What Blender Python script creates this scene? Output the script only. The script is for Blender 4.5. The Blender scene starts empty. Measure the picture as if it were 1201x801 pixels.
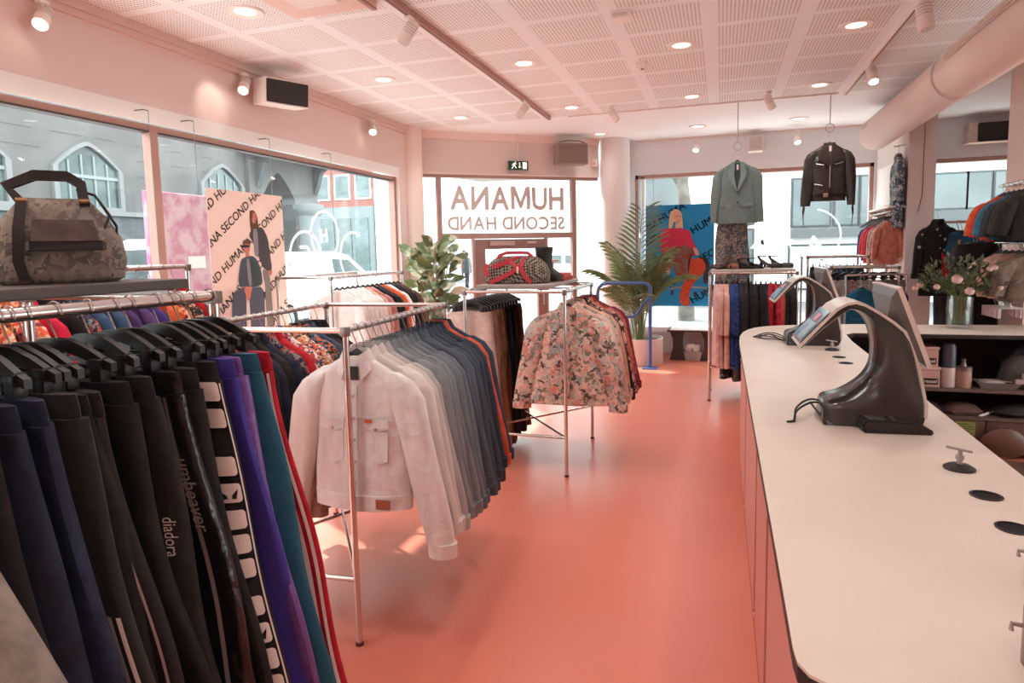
import bpy, bmesh, math, random
from math import sin, cos, pi, radians, copysign, sqrt, atan2
from mathutils import Vector, Matrix
R_ = random.Random(7)
SC = bpy.context.scene
COL = SC.collection

# ------------------------------------------------------------------ materials
def L(h):
    h = h.lstrip('#'); o = []
    for i in (0, 2, 4):
        c = int(h[i:i+2], 16)/255
        o.append(c/12.92 if c <= .04045 else ((c+.055)/1.055)**2.4)
    return (o[0], o[1], o[2], 1)
MC = {}
def M(h, rough=.75, metal=0, h2=None, kind=None, sc=8, bump=0, bsc=60, emit=0, spec=.35, pal=None, lo=.42, hi=.58, sheen=0):
    key = (h, rough, metal, h2, kind, sc, bump, bsc, emit, spec, tuple(pal or ()), lo, hi, sheen)
    if key in MC: return MC[key]
    m = bpy.data.materials.new('mat_' + h.strip('#') + (kind or '')); m.use_nodes = True
    nt = m.node_tree; N = nt.nodes; b = N['Principled BSDF']; K = nt.links.new
    b.inputs['Base Color'].default_value = L(h); b.inputs['Roughness'].default_value = rough
    b.inputs['Metallic'].default_value = metal; b.inputs['Specular IOR Level'].default_value = spec
    if sheen: b.inputs['Sheen Weight'].default_value = sheen
    if emit:
        b.inputs['Emission Color'].default_value = L(h); b.inputs['Emission Strength'].default_value = emit
    if kind or bump:
        tc = N.new('ShaderNodeTexCoord'); oi = N.new('ShaderNodeObjectInfo')
        ad = N.new('ShaderNodeVectorMath'); ad.operation = 'ADD'
        sc_ = N.new('ShaderNodeMath'); sc_.operation = 'MULTIPLY'; sc_.inputs[1].default_value = 9
        K(oi.outputs['Random'], sc_.inputs[0]); K(tc.outputs['Object'], ad.inputs[0]); K(sc_.outputs[0], ad.inputs[1])
        V = ad.outputs[0]
    if kind:
        rp = N.new('ShaderNodeValToRGB'); rp.color_ramp.elements[0].color = L(h); rp.color_ramp.elements[1].color = L(h2 or h)
        rp.color_ramp.elements[0].position = lo; rp.color_ramp.elements[1].position = hi
        if kind == 'noise':
            t = N.new('ShaderNodeTexNoise'); t.inputs['Scale'].default_value = sc; t.inputs['Detail'].default_value = 3
            K(V, t.inputs['Vector']); K(t.outputs['Fac'], rp.inputs[0])
        elif kind in ('stripes', 'stripex', 'stripey'):
            t = N.new('ShaderNodeTexWave'); t.inputs['Scale'].default_value = sc
            t.bands_direction = {'stripes': 'Z', 'stripex': 'X', 'stripey': 'Y'}[kind]
            K(tc.outputs['Object'], t.inputs['Vector']); K(t.outputs['Fac'], rp.inputs[0])
        elif kind == 'denim':
            mp = N.new('ShaderNodeMapping'); mp.inputs['Scale'].default_value = (1, 1, .28)
            t = N.new('ShaderNodeTexNoise'); t.inputs['Scale'].default_value = sc; t.inputs['Detail'].default_value = 4
            K(V, mp.inputs[0]); K(mp.outputs[0], t.inputs['Vector']); K(t.outputs['Fac'], rp.inputs[0])
        elif kind == 'dots':
            t = N.new('ShaderNodeTexVoronoi'); t.inputs['Scale'].default_value = sc
            K(V, t.inputs['Vector']); K(t.outputs['Distance'], rp.inputs[0])
        elif kind == 'check':
            mp = N.new('ShaderNodeMapping'); mp.inputs['Rotation'].default_value = (.6, .785, .5)
            t = N.new('ShaderNodeTexChecker'); t.inputs['Scale'].default_value = sc; t.inputs[1].default_value = (0,0,0,1); t.inputs[2].default_value = (1,1,1,1)
            K(tc.outputs['Object'], mp.inputs[0]); K(mp.outputs[0], t.inputs['Vector']); K(t.outputs['Fac'], rp.inputs[0])
        elif kind == 'floral':
            nz = N.new('ShaderNodeTexNoise'); nz.inputs['Scale'].default_value = sc*.8; K(V, nz.inputs['Vector'])
            mx = N.new('ShaderNodeVectorMath'); mx.operation = 'MULTIPLY_ADD'; mx.inputs[1].default_value = (.12, .12, .12)
            K(nz.outputs['Color'], mx.inputs[0]); K(V, mx.inputs[2])
            t = N.new('ShaderNodeTexVoronoi'); t.inputs['Scale'].default_value = sc; K(mx.outputs[0], t.inputs['Vector'])
            se = N.new('ShaderNodeSeparateColor'); K(t.outputs['Color'], se.inputs[0]); K(se.outputs[0], rp.inputs[0])
            cr = rp.color_ramp; cr.interpolation = 'CONSTANT'
            for e in list(cr.elements)[1:]: cr.elements.remove(e)
            cr.elements[0].position = 0; cr.elements[0].color = L(h)
            for i, p in enumerate(pal): 
                e = cr.elements.new((i+1)/(len(pal)+1)); e.color = L(p)
        K(rp.outputs[0], b.inputs['Base Color'])
    if bump:
        t2 = N.new('ShaderNodeTexNoise'); t2.inputs['Scale'].default_value = bsc; t2.inputs['Detail'].default_value = 2
        K(V, t2.inputs['Vector'])
        bp = N.new('ShaderNodeBump'); bp.inputs['Strength'].default_value = bump; bp.inputs['Distance'].default_value = .02
        K(t2.outputs['Fac'], bp.inputs['Height']); K(bp.outputs[0], b.inputs['Normal'])
    MC[key] = m; return m
def glass(name, tint='#f2fbfa', gl=.06):
    m = bpy.data.materials.new(name); m.use_nodes = True; nt = m.node_tree; N = nt.nodes
    N.remove(N['Principled BSDF']); t = N.new('ShaderNodeBsdfTransparent'); t.inputs[0].default_value = L(tint)
    g = N.new('ShaderNodeBsdfGlossy'); g.inputs['Roughness'].default_value = .02
    x = N.new('ShaderNodeMixShader'); x.inputs[0].default_value = gl
    nt.links.new(t.outputs[0], x.inputs[1]); nt.links.new(g.outputs[0], x.inputs[2])
    nt.links.new(x.outputs[0], N['Material Output'].inputs[0]); return m

def trans(name, c1, c2, fac=.5):
    """thin sheet that lets light through (vinyl, blind, paper)"""
    m = bpy.data.materials.new(name); m.use_nodes = True; nt = m.node_tree; N = nt.nodes; N.remove(N['Principled BSDF'])
    d = N.new('ShaderNodeBsdfDiffuse'); d.inputs[0].default_value = L(c1); t = N.new('ShaderNodeBsdfTranslucent'); t.inputs[0].default_value = L(c2)
    x = N.new('ShaderNodeMixShader'); x.inputs[0].default_value = fac
    nt.links.new(d.outputs[0], x.inputs[1]); nt.links.new(t.outputs[0], x.inputs[2]); nt.links.new(x.outputs[0], N['Material Output'].inputs[0]); return m
# ------------------------------------------------------------------ mesh helpers
def BM(): return bmesh.new()
def box(bm, x0, x1, y0, y1, z0, z1, bev=0):
    v = [bm.verts.new(p) for p in ((x0,y0,z0),(x1,y0,z0),(x1,y1,z0),(x0,y1,z0),(x0,y0,z1),(x1,y0,z1),(x1,y1,z1),(x0,y1,z1))]
    fs = [bm.faces.new([v[i] for i in q]) for q in ((0,3,2,1),(4,5,6,7),(0,1,5,4),(1,2,6,5),(2,3,7,6),(3,0,4,7))]
    if bev:
        es = list({e for f in fs for e in f.edges})
        bmesh.ops.bevel(bm, geom=es, offset=bev, segments=2, affect='EDGES', profile=.6)
    return bm
def loft(bm, rings, c0=True, c1=True, closed=True):
    vr = [[bm.verts.new(p) for p in r] for r in rings]; n = len(vr[0])
    for a, b in zip(vr, vr[1:]):
        for i in range(n if closed else n-1):
            j = (i+1) % n
            bm.faces.new((a[i], a[j], b[j], b[i]))
    if closed and c0: bm.faces.new(vr[0][::-1])
    if closed and c1: bm.faces.new(vr[-1])
    return vr
def frame(d):
    d = d.normalized(); u = Vector((0,0,1)) if abs(d.z) < .9 else Vector((1,0,0))
    a = d.cross(u).normalized(); return a, d.cross(a).normalized()
def tube(bm, pts, r, n=10, cap=True):
    pts = [Vector(p) for p in pts]; rs = r if isinstance(r, (list, tuple)) else [r]*len(pts); rings = []; pa = None
    for i, p in enumerate(pts):
        d = pts[min(i+1, len(pts)-1)] - pts[max(i-1, 0)]
        if pa is None: a, b = frame(d)
        else:
            dn = d.normalized(); a = (pa - dn*pa.dot(dn)).normalized(); b = dn.cross(a)
        pa = a
        rings.append([p + (a*cos(2*pi*k/n) + b*sin(2*pi*k/n))*rs[i] for k in range(n)])
    loft(bm, rings, cap, cap); return bm
def lathe(bm, prof, c=(0,0,0), n=24, cap=True):
    c = Vector(c)
    loft(bm, [[c+Vector((r*cos(2*pi*k/n), r*sin(2*pi*k/n), z)) for k in range(n)] for r, z in prof], cap, cap); return bm
def prism(bm, pts, d):
    """extrude planar loop pts by vector d"""
    a = [bm.verts.new(p) for p in pts]; b = [bm.verts.new(Vector(p)+Vector(d)) for p in pts]; n = len(a)
    bm.faces.new(a[::-1]); bm.faces.new(b)
    for i in range(n): bm.faces.new((a[i], a[(i+1)%n], b[(i+1)%n], b[i]))
    bmesh.ops.recalc_face_normals(bm, faces=bm.faces); return bm
def poly(bm, pts, mi=0):
    f = bm.faces.new([bm.verts.new(p) for p in pts]); f.material_index = mi; return f
def sphere(bm, c, r, n=12, m=8, s=(1,1,1)):
    c = Vector(c); loft(bm, [[c+Vector((s[0]*r*sin(t)*cos(2*pi*k/n), s[1]*r*sin(t)*sin(2*pi*k/n), s[2]*r*cos(t))) for k in range(n)] for t in [pi*(j+.02)/(m+.04) for j in range(m+1)]]); return bm
def xf(bm, mtx): bmesh.ops.transform(bm, matrix=mtx, verts=bm.verts); return bm

# ------------------------------------------------------------------ object helpers
def O(name, bm, m, parent=None, smooth=True, loc=None):
    """link bm as one mesh object; loc = world origin (mesh given in world coordinates is moved back by it)"""
    if not isinstance(bm, bpy.types.Mesh):
        bmesh.ops.recalc_face_normals(bm, faces=bm.faces)
        me = bpy.data.meshes.new(name); bm.to_mesh(me); bm.free()
        for mm in (m if isinstance(m, (list, tuple)) else [m]): me.materials.append(mm)
        if smooth:
            for p in me.polygons: p.use_smooth = True
            try: me.set_sharp_from_angle(angle=radians(42))
            except Exception: pass
    else: me = bm
    o = bpy.data.objects.new(name, me); COL.objects.link(o)
    if loc is not None:
        me.transform(Matrix.Translation(-Vector(loc))); o.location = loc
    if parent is not None:
        o.parent = parent
        w, q = None, parent
        while q is not None and w is None: w = q.get('wl'); q = q.parent
        if w is not None: me.transform(Matrix.Translation(-Vector(w)))
    return o
def tag(o, label, cat, group=None, kind=None):
    o['label'] = label; o['category'] = cat
    if group: o['group'] = group
    if kind: o['kind'] = kind
    return o
def T(name, label, cat, loc=(0,0,0), rz=0, group=None, world=False):
    """Empty at a thing's base; world=True: its parts are written in world coordinates"""
    o = bpy.data.objects.new(name, None); COL.objects.link(o); o.location = loc; o.rotation_euler = (0,0,rz)
    o.empty_display_size = .05
    if world: o['wl'] = [float(c) for c in loc]
    if label: tag(o, label, cat, group)
    return o
def S(name, bm, m, parent=None, smooth=False):
    o = O(name, bm, m, parent, smooth)
    if parent is None: o['kind'] = 'structure'
    return o
KEEP = ('button','stripe','logo','hook','clip','bar','neck_label','patch','zipper','buckle','tab')
CH = {}
def kids(o):
    k = o.as_pointer()
    if k not in CH: CH[k] = [c for c in bpy.data.objects if c.parent == o]
    return CH[k]
def dup(o, parent=None, m=None):
    c = o.copy(); COL.objects.link(c)
    if parent is not None: c.parent = parent
    if m and c.type == 'MESH' and not o.name.split('.')[0].startswith(KEEP):
        c.material_slots[0].link = 'OBJECT'; c.material_slots[0].material = m
    for ch in kids(o): dup(ch, c, m)
    return c
PROTO = {}
USED = set()
def inst(key, maker, loc, rz, m, label, cat, group, scale=(1,1,1), tilt=0):
    if key not in PROTO: PROTO[key] = maker()
    p = PROTO[key]
    if key not in USED:
        USED.add(key); kids(p)
        for ch in kids(p): kids(ch)
        # first use is the source itself; remember it for copies
        o = p
        if m:
            def rec(q):
                if q.type == 'MESH' and not q.name.split('.')[0].startswith(KEEP):
                    q.material_slots[0].link = 'OBJECT'; q.material_slots[0].material = m
                for ch in kids(q): rec(ch)
            rec(o)
    else: o = dup(p, None, m)
    o.location = loc; o.rotation_euler = (tilt if abs(rz) < .8 else 0, 0, rz); o.scale = scale
    tag(o, label, cat, group); return o
ORD = 'first second third fourth fifth sixth seventh eighth ninth tenth eleventh twelfth thirteenth fourteenth fifteenth sixteenth seventeenth eighteenth nineteenth twentieth'.split()
ORD += ['twenty-first','twenty-second','twenty-third','twenty-fourth','twenty-fifth','twenty-sixth']
def text_bm(s, size=1, depth=0, bold=.0, align='LEFT'):
    cu = bpy.data.curves.new('t', 'FONT'); cu.body = s; cu.size = size; cu.extrude = depth; cu.offset = bold; cu.align_x = align
    cu.resolution_u = 3
    o = bpy.data.objects.new('t', cu); COL.objects.link(o); bpy.context.view_layer.update()
    me = bpy.data.meshes.new_from_object(o.evaluated_get(bpy.context.evaluated_depsgraph_get()))
    bm = BM(); bm.from_mesh(me); bpy.data.objects.remove(o); bpy.data.curves.remove(cu); bpy.data.meshes.remove(me)
    return bm
def merge(bm, other, mtx=None, mi=None):
    if mtx: xf(other, mtx)
    if mi is not None:
        for f in other.faces: f.material_index = mi
    me = bpy.data.meshes.new('tmp'); other.to_mesh(me); other.free(); bm.from_mesh(me); bpy.data.meshes.remove(me)

# ------------------------------------------------------------------ common materials
CHROME = M('#d5d0cc', .22, .9); STEEL = M('#a8a19d', .3, .85); WIRE = M('#b9b4b0', .25, .9)
BLK = M('#1b1817', .38, spec=.5); BLKM = M('#211d1c', .7); WHITE = M('#efe9e4', .55); PINK = M('#e6c6ba', .8); DKWOOD = M('#4a403b', .5)
GLASS = glass('window_glass', '#f6faf9', .05); VGL = glass('vase_glass', '#fafcfc', .07)
# ------------------------------------------------------------------ camera
cam = bpy.data.cameras.new('camera'); co = bpy.data.objects.new('camera', cam); COL.objects.link(co); SC.camera = co
F_, CY_, YAW, PIT, ROL = 748.9, 368.7, .317373, .099268, -.020708
fw = Vector((-sin(YAW)*cos(PIT), cos(YAW)*cos(PIT), -sin(PIT))); rt = Vector((cos(YAW), sin(YAW), 0)); up = rt.cross(fw)
r2 = rt*cos(ROL) + up*sin(ROL); u2 = up*cos(ROL) - rt*sin(ROL)
mw = Matrix((r2, u2, -fw)).transposed().to_4x4(); mw.translation = (0, 0, 1.65); co.matrix_world = mw
cam.sensor_width = 36; cam.sensor_fit = 'HORIZONTAL'; cam.lens = F_*36/1201; cam.shift_y = -(400.5-CY_)/1201
cam.clip_start = .05; cam.clip_end = 300

# ------------------------------------------------------------------ room shell
ZC = 3.3; WX = -3.96; BY = 10.2
PA = Vector((WX, 8.02, 0)); DD = Vector((.77875, .62733, 0)); DN = Vector((-.62733, .77875, 0))
def dg(d, z, o=0): p = PA + DD*d + DN*o; return Vector((p.x, p.y, z))
def dbox(bm, d0, d1, o0, o1, z0, z1):
    prism(bm, [dg(d0,z0,o0), dg(d1,z0,o0), dg(d1,z0,o1), dg(d0,z0,o1)], (0,0,z1-z0)); return bm
FLOORPLAN = [(-3.96,-3.5),(5.2,-3.5),(5.2,10.2),(-1.25,10.2),(-1.80,9.76),(-3.96,8.02)]
bm = BM(); prism(bm, [(x,y,-.12) for x,y in FLOORPLAN], (0,0,.12))
def floor_mat():
    m = M('#da8069', .32, h2='#d27860', kind='noise', sc=.9, lo=.3, hi=.7, spec=.5); return m
S('floor', bm, floor_mat())
# perforated ceiling (holes are a printed pattern of the panels)
cm = bpy.data.materials.new('ceiling_panels'); cm.use_nodes = True
nt = cm.node_tree; N = nt.nodes; K = nt.links.new; b = N['Principled BSDF']; b.inputs['Roughness'].default_value = .85
tc = N.new('ShaderNodeTexCoord'); sp = N.new('ShaderNodeSeparateXYZ'); K(tc.outputs['Object'], sp.inputs[0])
def mth(op, a, bb=None, c=None):
    n = N.new('ShaderNodeMath'); n.operation = op
    for i, q in enumerate((a, bb, c)):
        if q is None: continue
        if isinstance(q, (int, float)): n.inputs[i].default_value = q
        else: K(q, n.inputs[i])
    return n.outputs[0]
def cell(s, off, per, margin):
    f = mth('FRACT', mth('DIVIDE', mth('ADD', s, off), per)); return mth('MULTIPLY', mth('GREATER_THAN', f, margin), mth('LESS_THAN', f, 1-margin))
px = cell(sp.outputs[0], 3.44+20*.667, .667, .085); py = cell(sp.outputs[1], -5.22+20*.575, .575, .07)
def hole(s): return mth('SUBTRACT', mth('FRACT', mth('DIVIDE', mth('ADD', s, 50), .0265)), .5)
hx, hy = hole(sp.outputs[0]), hole(sp.outputs[1])
hd = mth('LESS_THAN', mth('ADD', mth('MULTIPLY', hx, hx), mth('MULTIPLY', hy, hy)), .085)
ylim = mth('LESS_THAN', sp.outputs[1], 7.95)
fac = mth('MULTIPLY', mth('MULTIPLY', hd, ylim), mth('MULTIPLY', px, py))
mx = N.new('ShaderNodeMix'); mx.data_type = 'RGBA'; K(fac, mx.inputs[0]); mx.inputs[6].default_value = L('#eef0f2'); mx.inputs[7].default_value = L('#b5a39c')
K(mx.outputs[2], b.inputs['Base Color'])
bm = BM(); prism(bm, [(x,y,ZC) for x,y in [(-4.2,-3.5),(5.2,-3.5),(5.2,10.4),(-1.2,10.4),(-1.85,10.0),(-4.2,8.1)]], (0,0,.15)); S('ceiling', bm, cm)
bm = BM(); box(bm, -1.83, 1.2, 7.95, 7.965, 3.285, 3.3); box(bm, -2.0, 2.05, 10.185, 10.2, 3.27, 3.3); S('trim_1', bm, M('#e6d8d2', .7))
# left wall: band above the window, sill wall below, end pier
WALLP = M('#e0cdc8', .85)
bm = BM(); box(bm, WX-.2, WX, -3.5, 8.02, 2.745, ZC); box(bm, WX-.2, WX, -3.5, 8.02, 0, .42); box(bm, WX-.2, WX, 7.5, 8.02, .42, 2.745); S('wall_left', bm, WALLP)
bm = BM(); tube(bm, [(WX-.02,7.86,0),(WX-.02,7.86,ZC)], .17, 20); S('trim_2', bm, M('#eadad2', .8), smooth=True)   # rounded corner pier
bm = BM(); box(bm, WX, WX+.006, -3.5, 7.5, 2.625, 2.745); S('trim_3', bm, trans('blind_fabric', '#f4f1ee', '#f4f1ee'))
bm = BM(); box(bm, WX-.2, WX-.19, -3.5, 7.5, 2.63, 2.745); S('window_6', bm, GLASS)
bm = BM(); box(bm, WX-.2, WX+.03, -3.5, 7.5, .36, .42); S('trim_4', bm, M('#d9b7ab', .6))
bm = BM(); box(bm, WX, WX+.03, -3.5, 8.0, 3.2, 3.24); box(bm, WX, WX+.05, -3.5, 8.0, 3.24, 3.3); S('trim_5', bm, M('#d9c2ba', .6))
FR = M('#b58f84', .4, .25); FRD = M('#4c4441', .5)
def window_left(n, y0, y1):
    f = BM(); box(f, WX-.13, WX-.06, y0, y1, 2.585, 2.63); box(f, WX-.13, WX-.06, y0, y1, .42, .47); box(f, WX-.13, WX-.05, y1-.045, y1, .42, 2.63); box(f, WX-.13, WX-.05, y0, y0+.02, .42, 2.63)
    o = S('window_%d' % n, f, FR)
    g = BM(); box(g, WX-.10, WX-.092, y0, y1-.03, .45, 2.6); O('pane', g, GLASS, o, False)
    g = BM(); box(g, WX-.135, WX-.055, y0, y1, 2.572, 2.585); O('gasket', g, FRD, o, False)
window_left(1, -3.5, 3.80); window_left(2, 3.80, 7.5)
# entrance: diagonal wall
bm = BM(); dbox(bm, 0, 2.8, 0, .2, 2.745, ZC); S('wall_front', bm, M('#dccfca', .85))
bm = BM(); dbox(bm, 0, 2.8, -.03, 0, 3.2, 3.3); dbox(bm, 0, 2.8, -.02, .02, 2.725, 2.75); S('trim_6', bm, M('#ead6ce', .7))
DFR = M('#a98a80', .4, .3); DFD = M('#8d7168', .42, .3)
f = BM()
for d0, d1, z0, z1 in ((0,2.8,2.685,2.73),(.28,.345,0,2.7),(2.36,2.43,0,2.7),(.345,2.36,1.83,1.91),(0,.28,0,.08),(2.43,2.8,0,.08)): dbox(f, d0, d1, .03, .11, z0, z1)
o = S('window_3', f, DFR)
for d0, d1, z0, z1 in ((0.01,.28,.08,2.69),(2.43,2.79,.08,2.69),(.345,2.36,1.91,2.69),(.345,.82,.08,1.83),(1.92,2.36,.08,1.83)):
    g = BM(); dbox(g, d0, d1, .066, .074, z0, z1); O('pane', g, GLASS, o, False)
f = BM(); dbox(f, .345, .78, .04, .10, 0, .08); dbox(f, .78, .82, .03, .11, 0, 1.83); dbox(f, 1.92, 1.955, .03, .11, 0, 1.83); dbox(f, 1.955, 2.36, .04, .1, 0, .08); O('jamb', f, DFR, o, False)
f = BM()
for d0, d1, z0, z1 in ((.83,.97,.02,1.82),(1.79,1.91,.02,1.82),(.97,1.79,1.68,1.82),(.97,1.79,.02,.22)): dbox(f, d0, d1, .03, .09, z0, z1)
o = S('door_1', f, DFD)
g = BM(); dbox(g, .97, 1.79, .056, .064, .22, 1.68); O('pane', g, GLASS, o, False)
g = BM(); dbox(g, 1.03, 1.40, -.03, .03, 1.73, 1.79); O('door_closer', g, M('#b39a90', .4, .4), o, False)
g = BM(); dbox(g, 1.62, 1.75, .0, .03, 1.755, 1.785); O('latch', g, M('#c9b0a6', .3, .5), o, False)
g = BM(); tube(g, [dg(1.85,.85,.03), dg(1.85,.85,-.03), dg(1.85,1.25,-.03), dg(1.85,1.25,.03)], .012); O('handle', g, STEEL, o)
# window lettering, read from outside
LET = M('#cbc3bc', .8)
def bold_word(s, off=.03):
    """bold capitals set side by side; the M is drawn by hand"""
    b = BM(); x = 0
    for ch in s:
        if ch == ' ': x += .3; continue
        if ch == 'M':
            w, h, q = .80, .73, .155; P = [(0,0),(0,h),(q*1.15,h),(w/2,h*.34),(w-q*1.15,h),(w,h),(w,0),(w-q,0),(w-q,h*.62),(w/2+.045,h*.03),(w/2-.045,h*.03),(q,h*.62),(q,0)]
            c = BM(); f = c.faces.new([c.verts.new((u,v,0)) for u,v in P]); bmesh.ops.triangulate(c, faces=[f])
        else: c = text_bm(ch, 1, 0, off)
        x0 = min(v.co.x for v in c.verts); x1 = max(v.co.x for v in c.verts); merge(b, c, Matrix.Translation((x-x0,0,0))); x += x1-x0+.07
    return b
for s, d0, d1, z0, hh in (('HUMANA', .47, 2.235, 2.235, .345), ('SECOND HAND', .43, 2.245, 1.95, .20)):
    t = bold_word(s); xs = [v.co.x for v in t.verts]; ys = [v.co.y for v in t.verts]
    w = max(xs)-min(xs); h = max(ys)-min(ys); x0 = min(xs); y0 = min(ys)
    for v in t.verts: v.co = dg(d1-(v.co.x-x0)/w*(d1-d0), z0+(v.co.y-y0)/h*hh, .0625)
    O('lettering', t, LET, bpy.data.objects['window_3'], False)
# back wall with the long window, and second window beyond the pillar
BW = M('#e6e7ea', .85)
bm = BM(); box(bm, -1.35, 5.2, BY, BY+.25, 2.775, ZC); box(bm, -1.35, 5.2, BY, BY+.25, 0, .36); box(bm, -1.75, -1.29, BY-.02, BY+.25, 0, ZC) ; box(bm, 2.02, 2.7, BY, BY+.25, .36, 2.775); box(bm, 3.75, 5.2, BY, BY+.25, .36, 2.775); S('wall_back', bm, BW)
def window_back(n, x0, x1, mul, z0):
    f = BM(); box(f, x0, x1, BY+.03, BY+.12, 2.72, 2.775); box(f, x0, x1, BY+.03, BY+.12, z0, z0+.05); box(f, x0, x0+.05, BY+.03, BY+.12, z0, 2.775); box(f, x1-.05, x1, BY+.03, BY+.12, z0, 2.775)
    o = S('window_%d' % n, f, FR)
    for m_ in mul:
        f = BM(); box(f, m_-.025, m_+.025, BY+.03, BY+.12, z0, 2.75); O('mullion', f, M('#f0ebe6', .5), o, False)
    g = BM(); box(g, x0, x1, BY+.07, BY+.078, z0, 2.75); O('pane', g, GLASS, o, False)
window_back(4, -1.29, 2.02, [-1.17], .36); window_back(5, 2.7, 3.75, [], .36)
bm = BM(); box(bm, -1.29, 2.02, BY-.25, BY+.05, .36, .44, .01); S('trim_7', bm, M('#f3f0ec', .5))
bm = BM(); lathe(bm, [(.225,0),(.225,ZC)], (-1.56,9.93,0), 40); S('trim_8', bm, M('#e4e0de', .75), smooth=True)     # round column
# pillar at the end of the partition, partition, right wall pier
PIL = M('#f1e4df', .85)
bm = BM(); box(bm, 2.05, 2.33, 8.6, 8.9, 0, ZC); S('trim_9', bm, PIL)
bm = BM(); box(bm, 2.05, 2.15, 8.9, BY, 0, ZC); S('wall_partition', bm, M('#e8ddd7', .85))
bm = BM(); box(bm, 2.45, 5.2, 6.5, 7.0, 0, ZC); S('wall_right', bm, M('#e8d3ca', .85))
bm = BM(); tube(bm, [(2.2,8.59,3.28),(2.2,8.59,2.2),(2.16,8.59,2.0)], .004, 6); tag(O('cable', bm, M('#8d665b',.6), loc=(2.2,8.59,2.0)), 'thin cable running down the pink square pillar', 'cable')
# far right wall and rear wall close the room out of view
bm = BM(); f = BM(); g = BM()
box(bm, 5.2,5.4,-3.5,BY+.25,2.7,ZC); box(bm, 5.2,5.4,-3.5,BY+.25,0,.45); box(bm, 5.2,5.4,6.0,BY+.25,.45,2.7); box(bm, 5.2,5.4,-3.5,2.5,.45,2.7)
for y in (2.53,4.2,5.97): box(f, 5.27,5.33,y-.03,y+.03,.45,2.7)
box(g, 5.295,5.3,2.5,6.0,.45,2.7)
S('wall_side', bm, M('#ece2dc', .85)); o = S('window_7', f, FR); O('pane', g, GLASS, o, False)  # side window added out of view to let more daylight into the room
bm = BM(); box(bm, -4.2, 5.4, -3.7, -3.5, 0, ZC); S('wall_rear', bm, M('#efe8e3', .85))
# ------------------------------------------------------------------ things on the ceiling and the upper walls
GLOW = M('#ffefe0', .4, emit=6); LAMPW = M('#efe6e0', .45); REFL = M('#cfc6c0', .25, .6)
COLN = ['against the left window wall','over the racks by the left rail','over the middle of the aisle','nearest the white duct']
ROWN = {3.73:'front row', 5.6:'second row', 7.5:'third row', 9.35:'back row'}
def mk_down():
    t = T('downlight', '', '')
    b = BM(); lathe(b, [(.075,0.02),(.075,-.006),(.118,-.01),(.122,.0),(.118,.006)], n=32, cap=False); O('trim_ring', b, LAMPW, t)
    b = BM(); lathe(b, [(.076,-.004),(.07,.001)], n=24, cap=False); O('reflector', b, REFL, t)
    b = BM(); lathe(b, [(.072,-.003),(.03,-.0035),(.002,-.0035)], n=24); O('lamp', b, M('#ffe9d8', .4, emit=2.2), t)
    return t
for ci, x in enumerate((-3.08, -1.68, -.33, .95)):
    for y in (3.73, 5.6, 7.5, 9.35):
        if (ci > 0 and y == 3.73): continue
        inst('down', mk_down, (x, y, ZC-.001), 0, None, 'round recessed ceiling downlight, %s, %s' % (ROWN[y], COLN[ci]), 'downlight', 'recessed ceiling downlights')
def track(name, x, y0, y1, label, m):
    t = T('track_rail', label, 'light track', (x, (y0+y1)/2, ZC), world=True)
    b = BM(); box(b, x-.018, x+.018, y0, y1, ZC-.045, ZC, .003); O('rail', b, m, t, False)
    b = BM(); box(b, x-.006, x+.006, y0+.01, y1-.01, ZC-.047, ZC-.043); O('slot', b, M('#6d5852', .6), t, False)
    b = BM(); box(b, x-.02, x+.02, y1, y1+.02, ZC-.047, ZC, .003); O('end_cap', b, m, t, False)
track('t', -2.045, 1.0, 7.85, 'long grey track rail on the ceiling over the denim racks', M('#b78f86', .45, .2))
track('t', 1.26, 1.5, 7.9, 'white track rail on the ceiling beside the round duct', M('#ecdcd4', .5))
TRACKL = []
def spot(loc, d, label, on, stem=.09, wall=False, s=1.0):
    """cylindrical spot on a stem; d = aim"""
    d = Vector(d).normalized(); p = Vector(loc)
    t = T('track_spotlight', label, 'spotlight', loc, group='track spotlights', world=True)
    b = BM(); tube(b, [p+Vector((0,0,.0)), p+Vector((0,0,-stem))], .008, 8); box(b, p.x-.02, p.x+.02, p.y-.03, p.y+.03, p.z-.02, p.z); O('stem', b, LAMPW, t)
    c = p+Vector((0,0,-stem)); r = .042*s
    a0 = c-d*.07*s; a1 = c+d*.10*s
    b = BM(); tube(b, [a0, a0+d*.012, a0+d*.05, a1-d*.03, a1], [r*.8, r, r, r*1.04, r*1.04], 18); O('lamp_head', b, LAMPW, t)
    b = BM()
    for k in range(4): q = a0+d*(.03+.018*k)*s; tube(b, [q, q+d*.006], r*1.04, 18)
    O('cooling_fins', b, M('#c8bcb6', .5), t)
    b = BM(); tube(b, [a1-d*.004, a1+d*.004], r*.82, 18); O('lens', b, M('#fff3e4', .3, emit=14) if on else M('#d8cfc8', .2), t)
    if on: TRACKL.append((a1+d*.03, d, on*.22))
ZT = ZC-.045
spot((-2.045,4.11,ZT), (-.55,-.1,-.8), 'white track spotlight near the camera end of the grey rail', 0)
spot((-2.045,6.78,ZT), (-.6,-.2,-.8), 'white track spotlight at the far end of the grey rail', 0)
spot((1.26,5.05,ZT), (.15,-.1,-1), 'white ribbed spotlight nearest on the white rail', 0, s=1.15)
spot((1.26,6.62,ZT), (.12,-.5,-.9), 'lit white spotlight on the white rail beside the duct end', 60)
spot((.47,7.62,ZT+.045), (.4,.3,-.85), 'white spotlight pointing right above the green blazer', 0)
spot((-1.22,7.62,ZT+.045), (.45,.1,-.85), 'white spotlight pointing right above the doorway column', 0)
spot((-.35,9.9,3.22), (-.2,-.5,-.8), 'lit white spotlight on the back wall left of the square box', 25)
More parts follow.
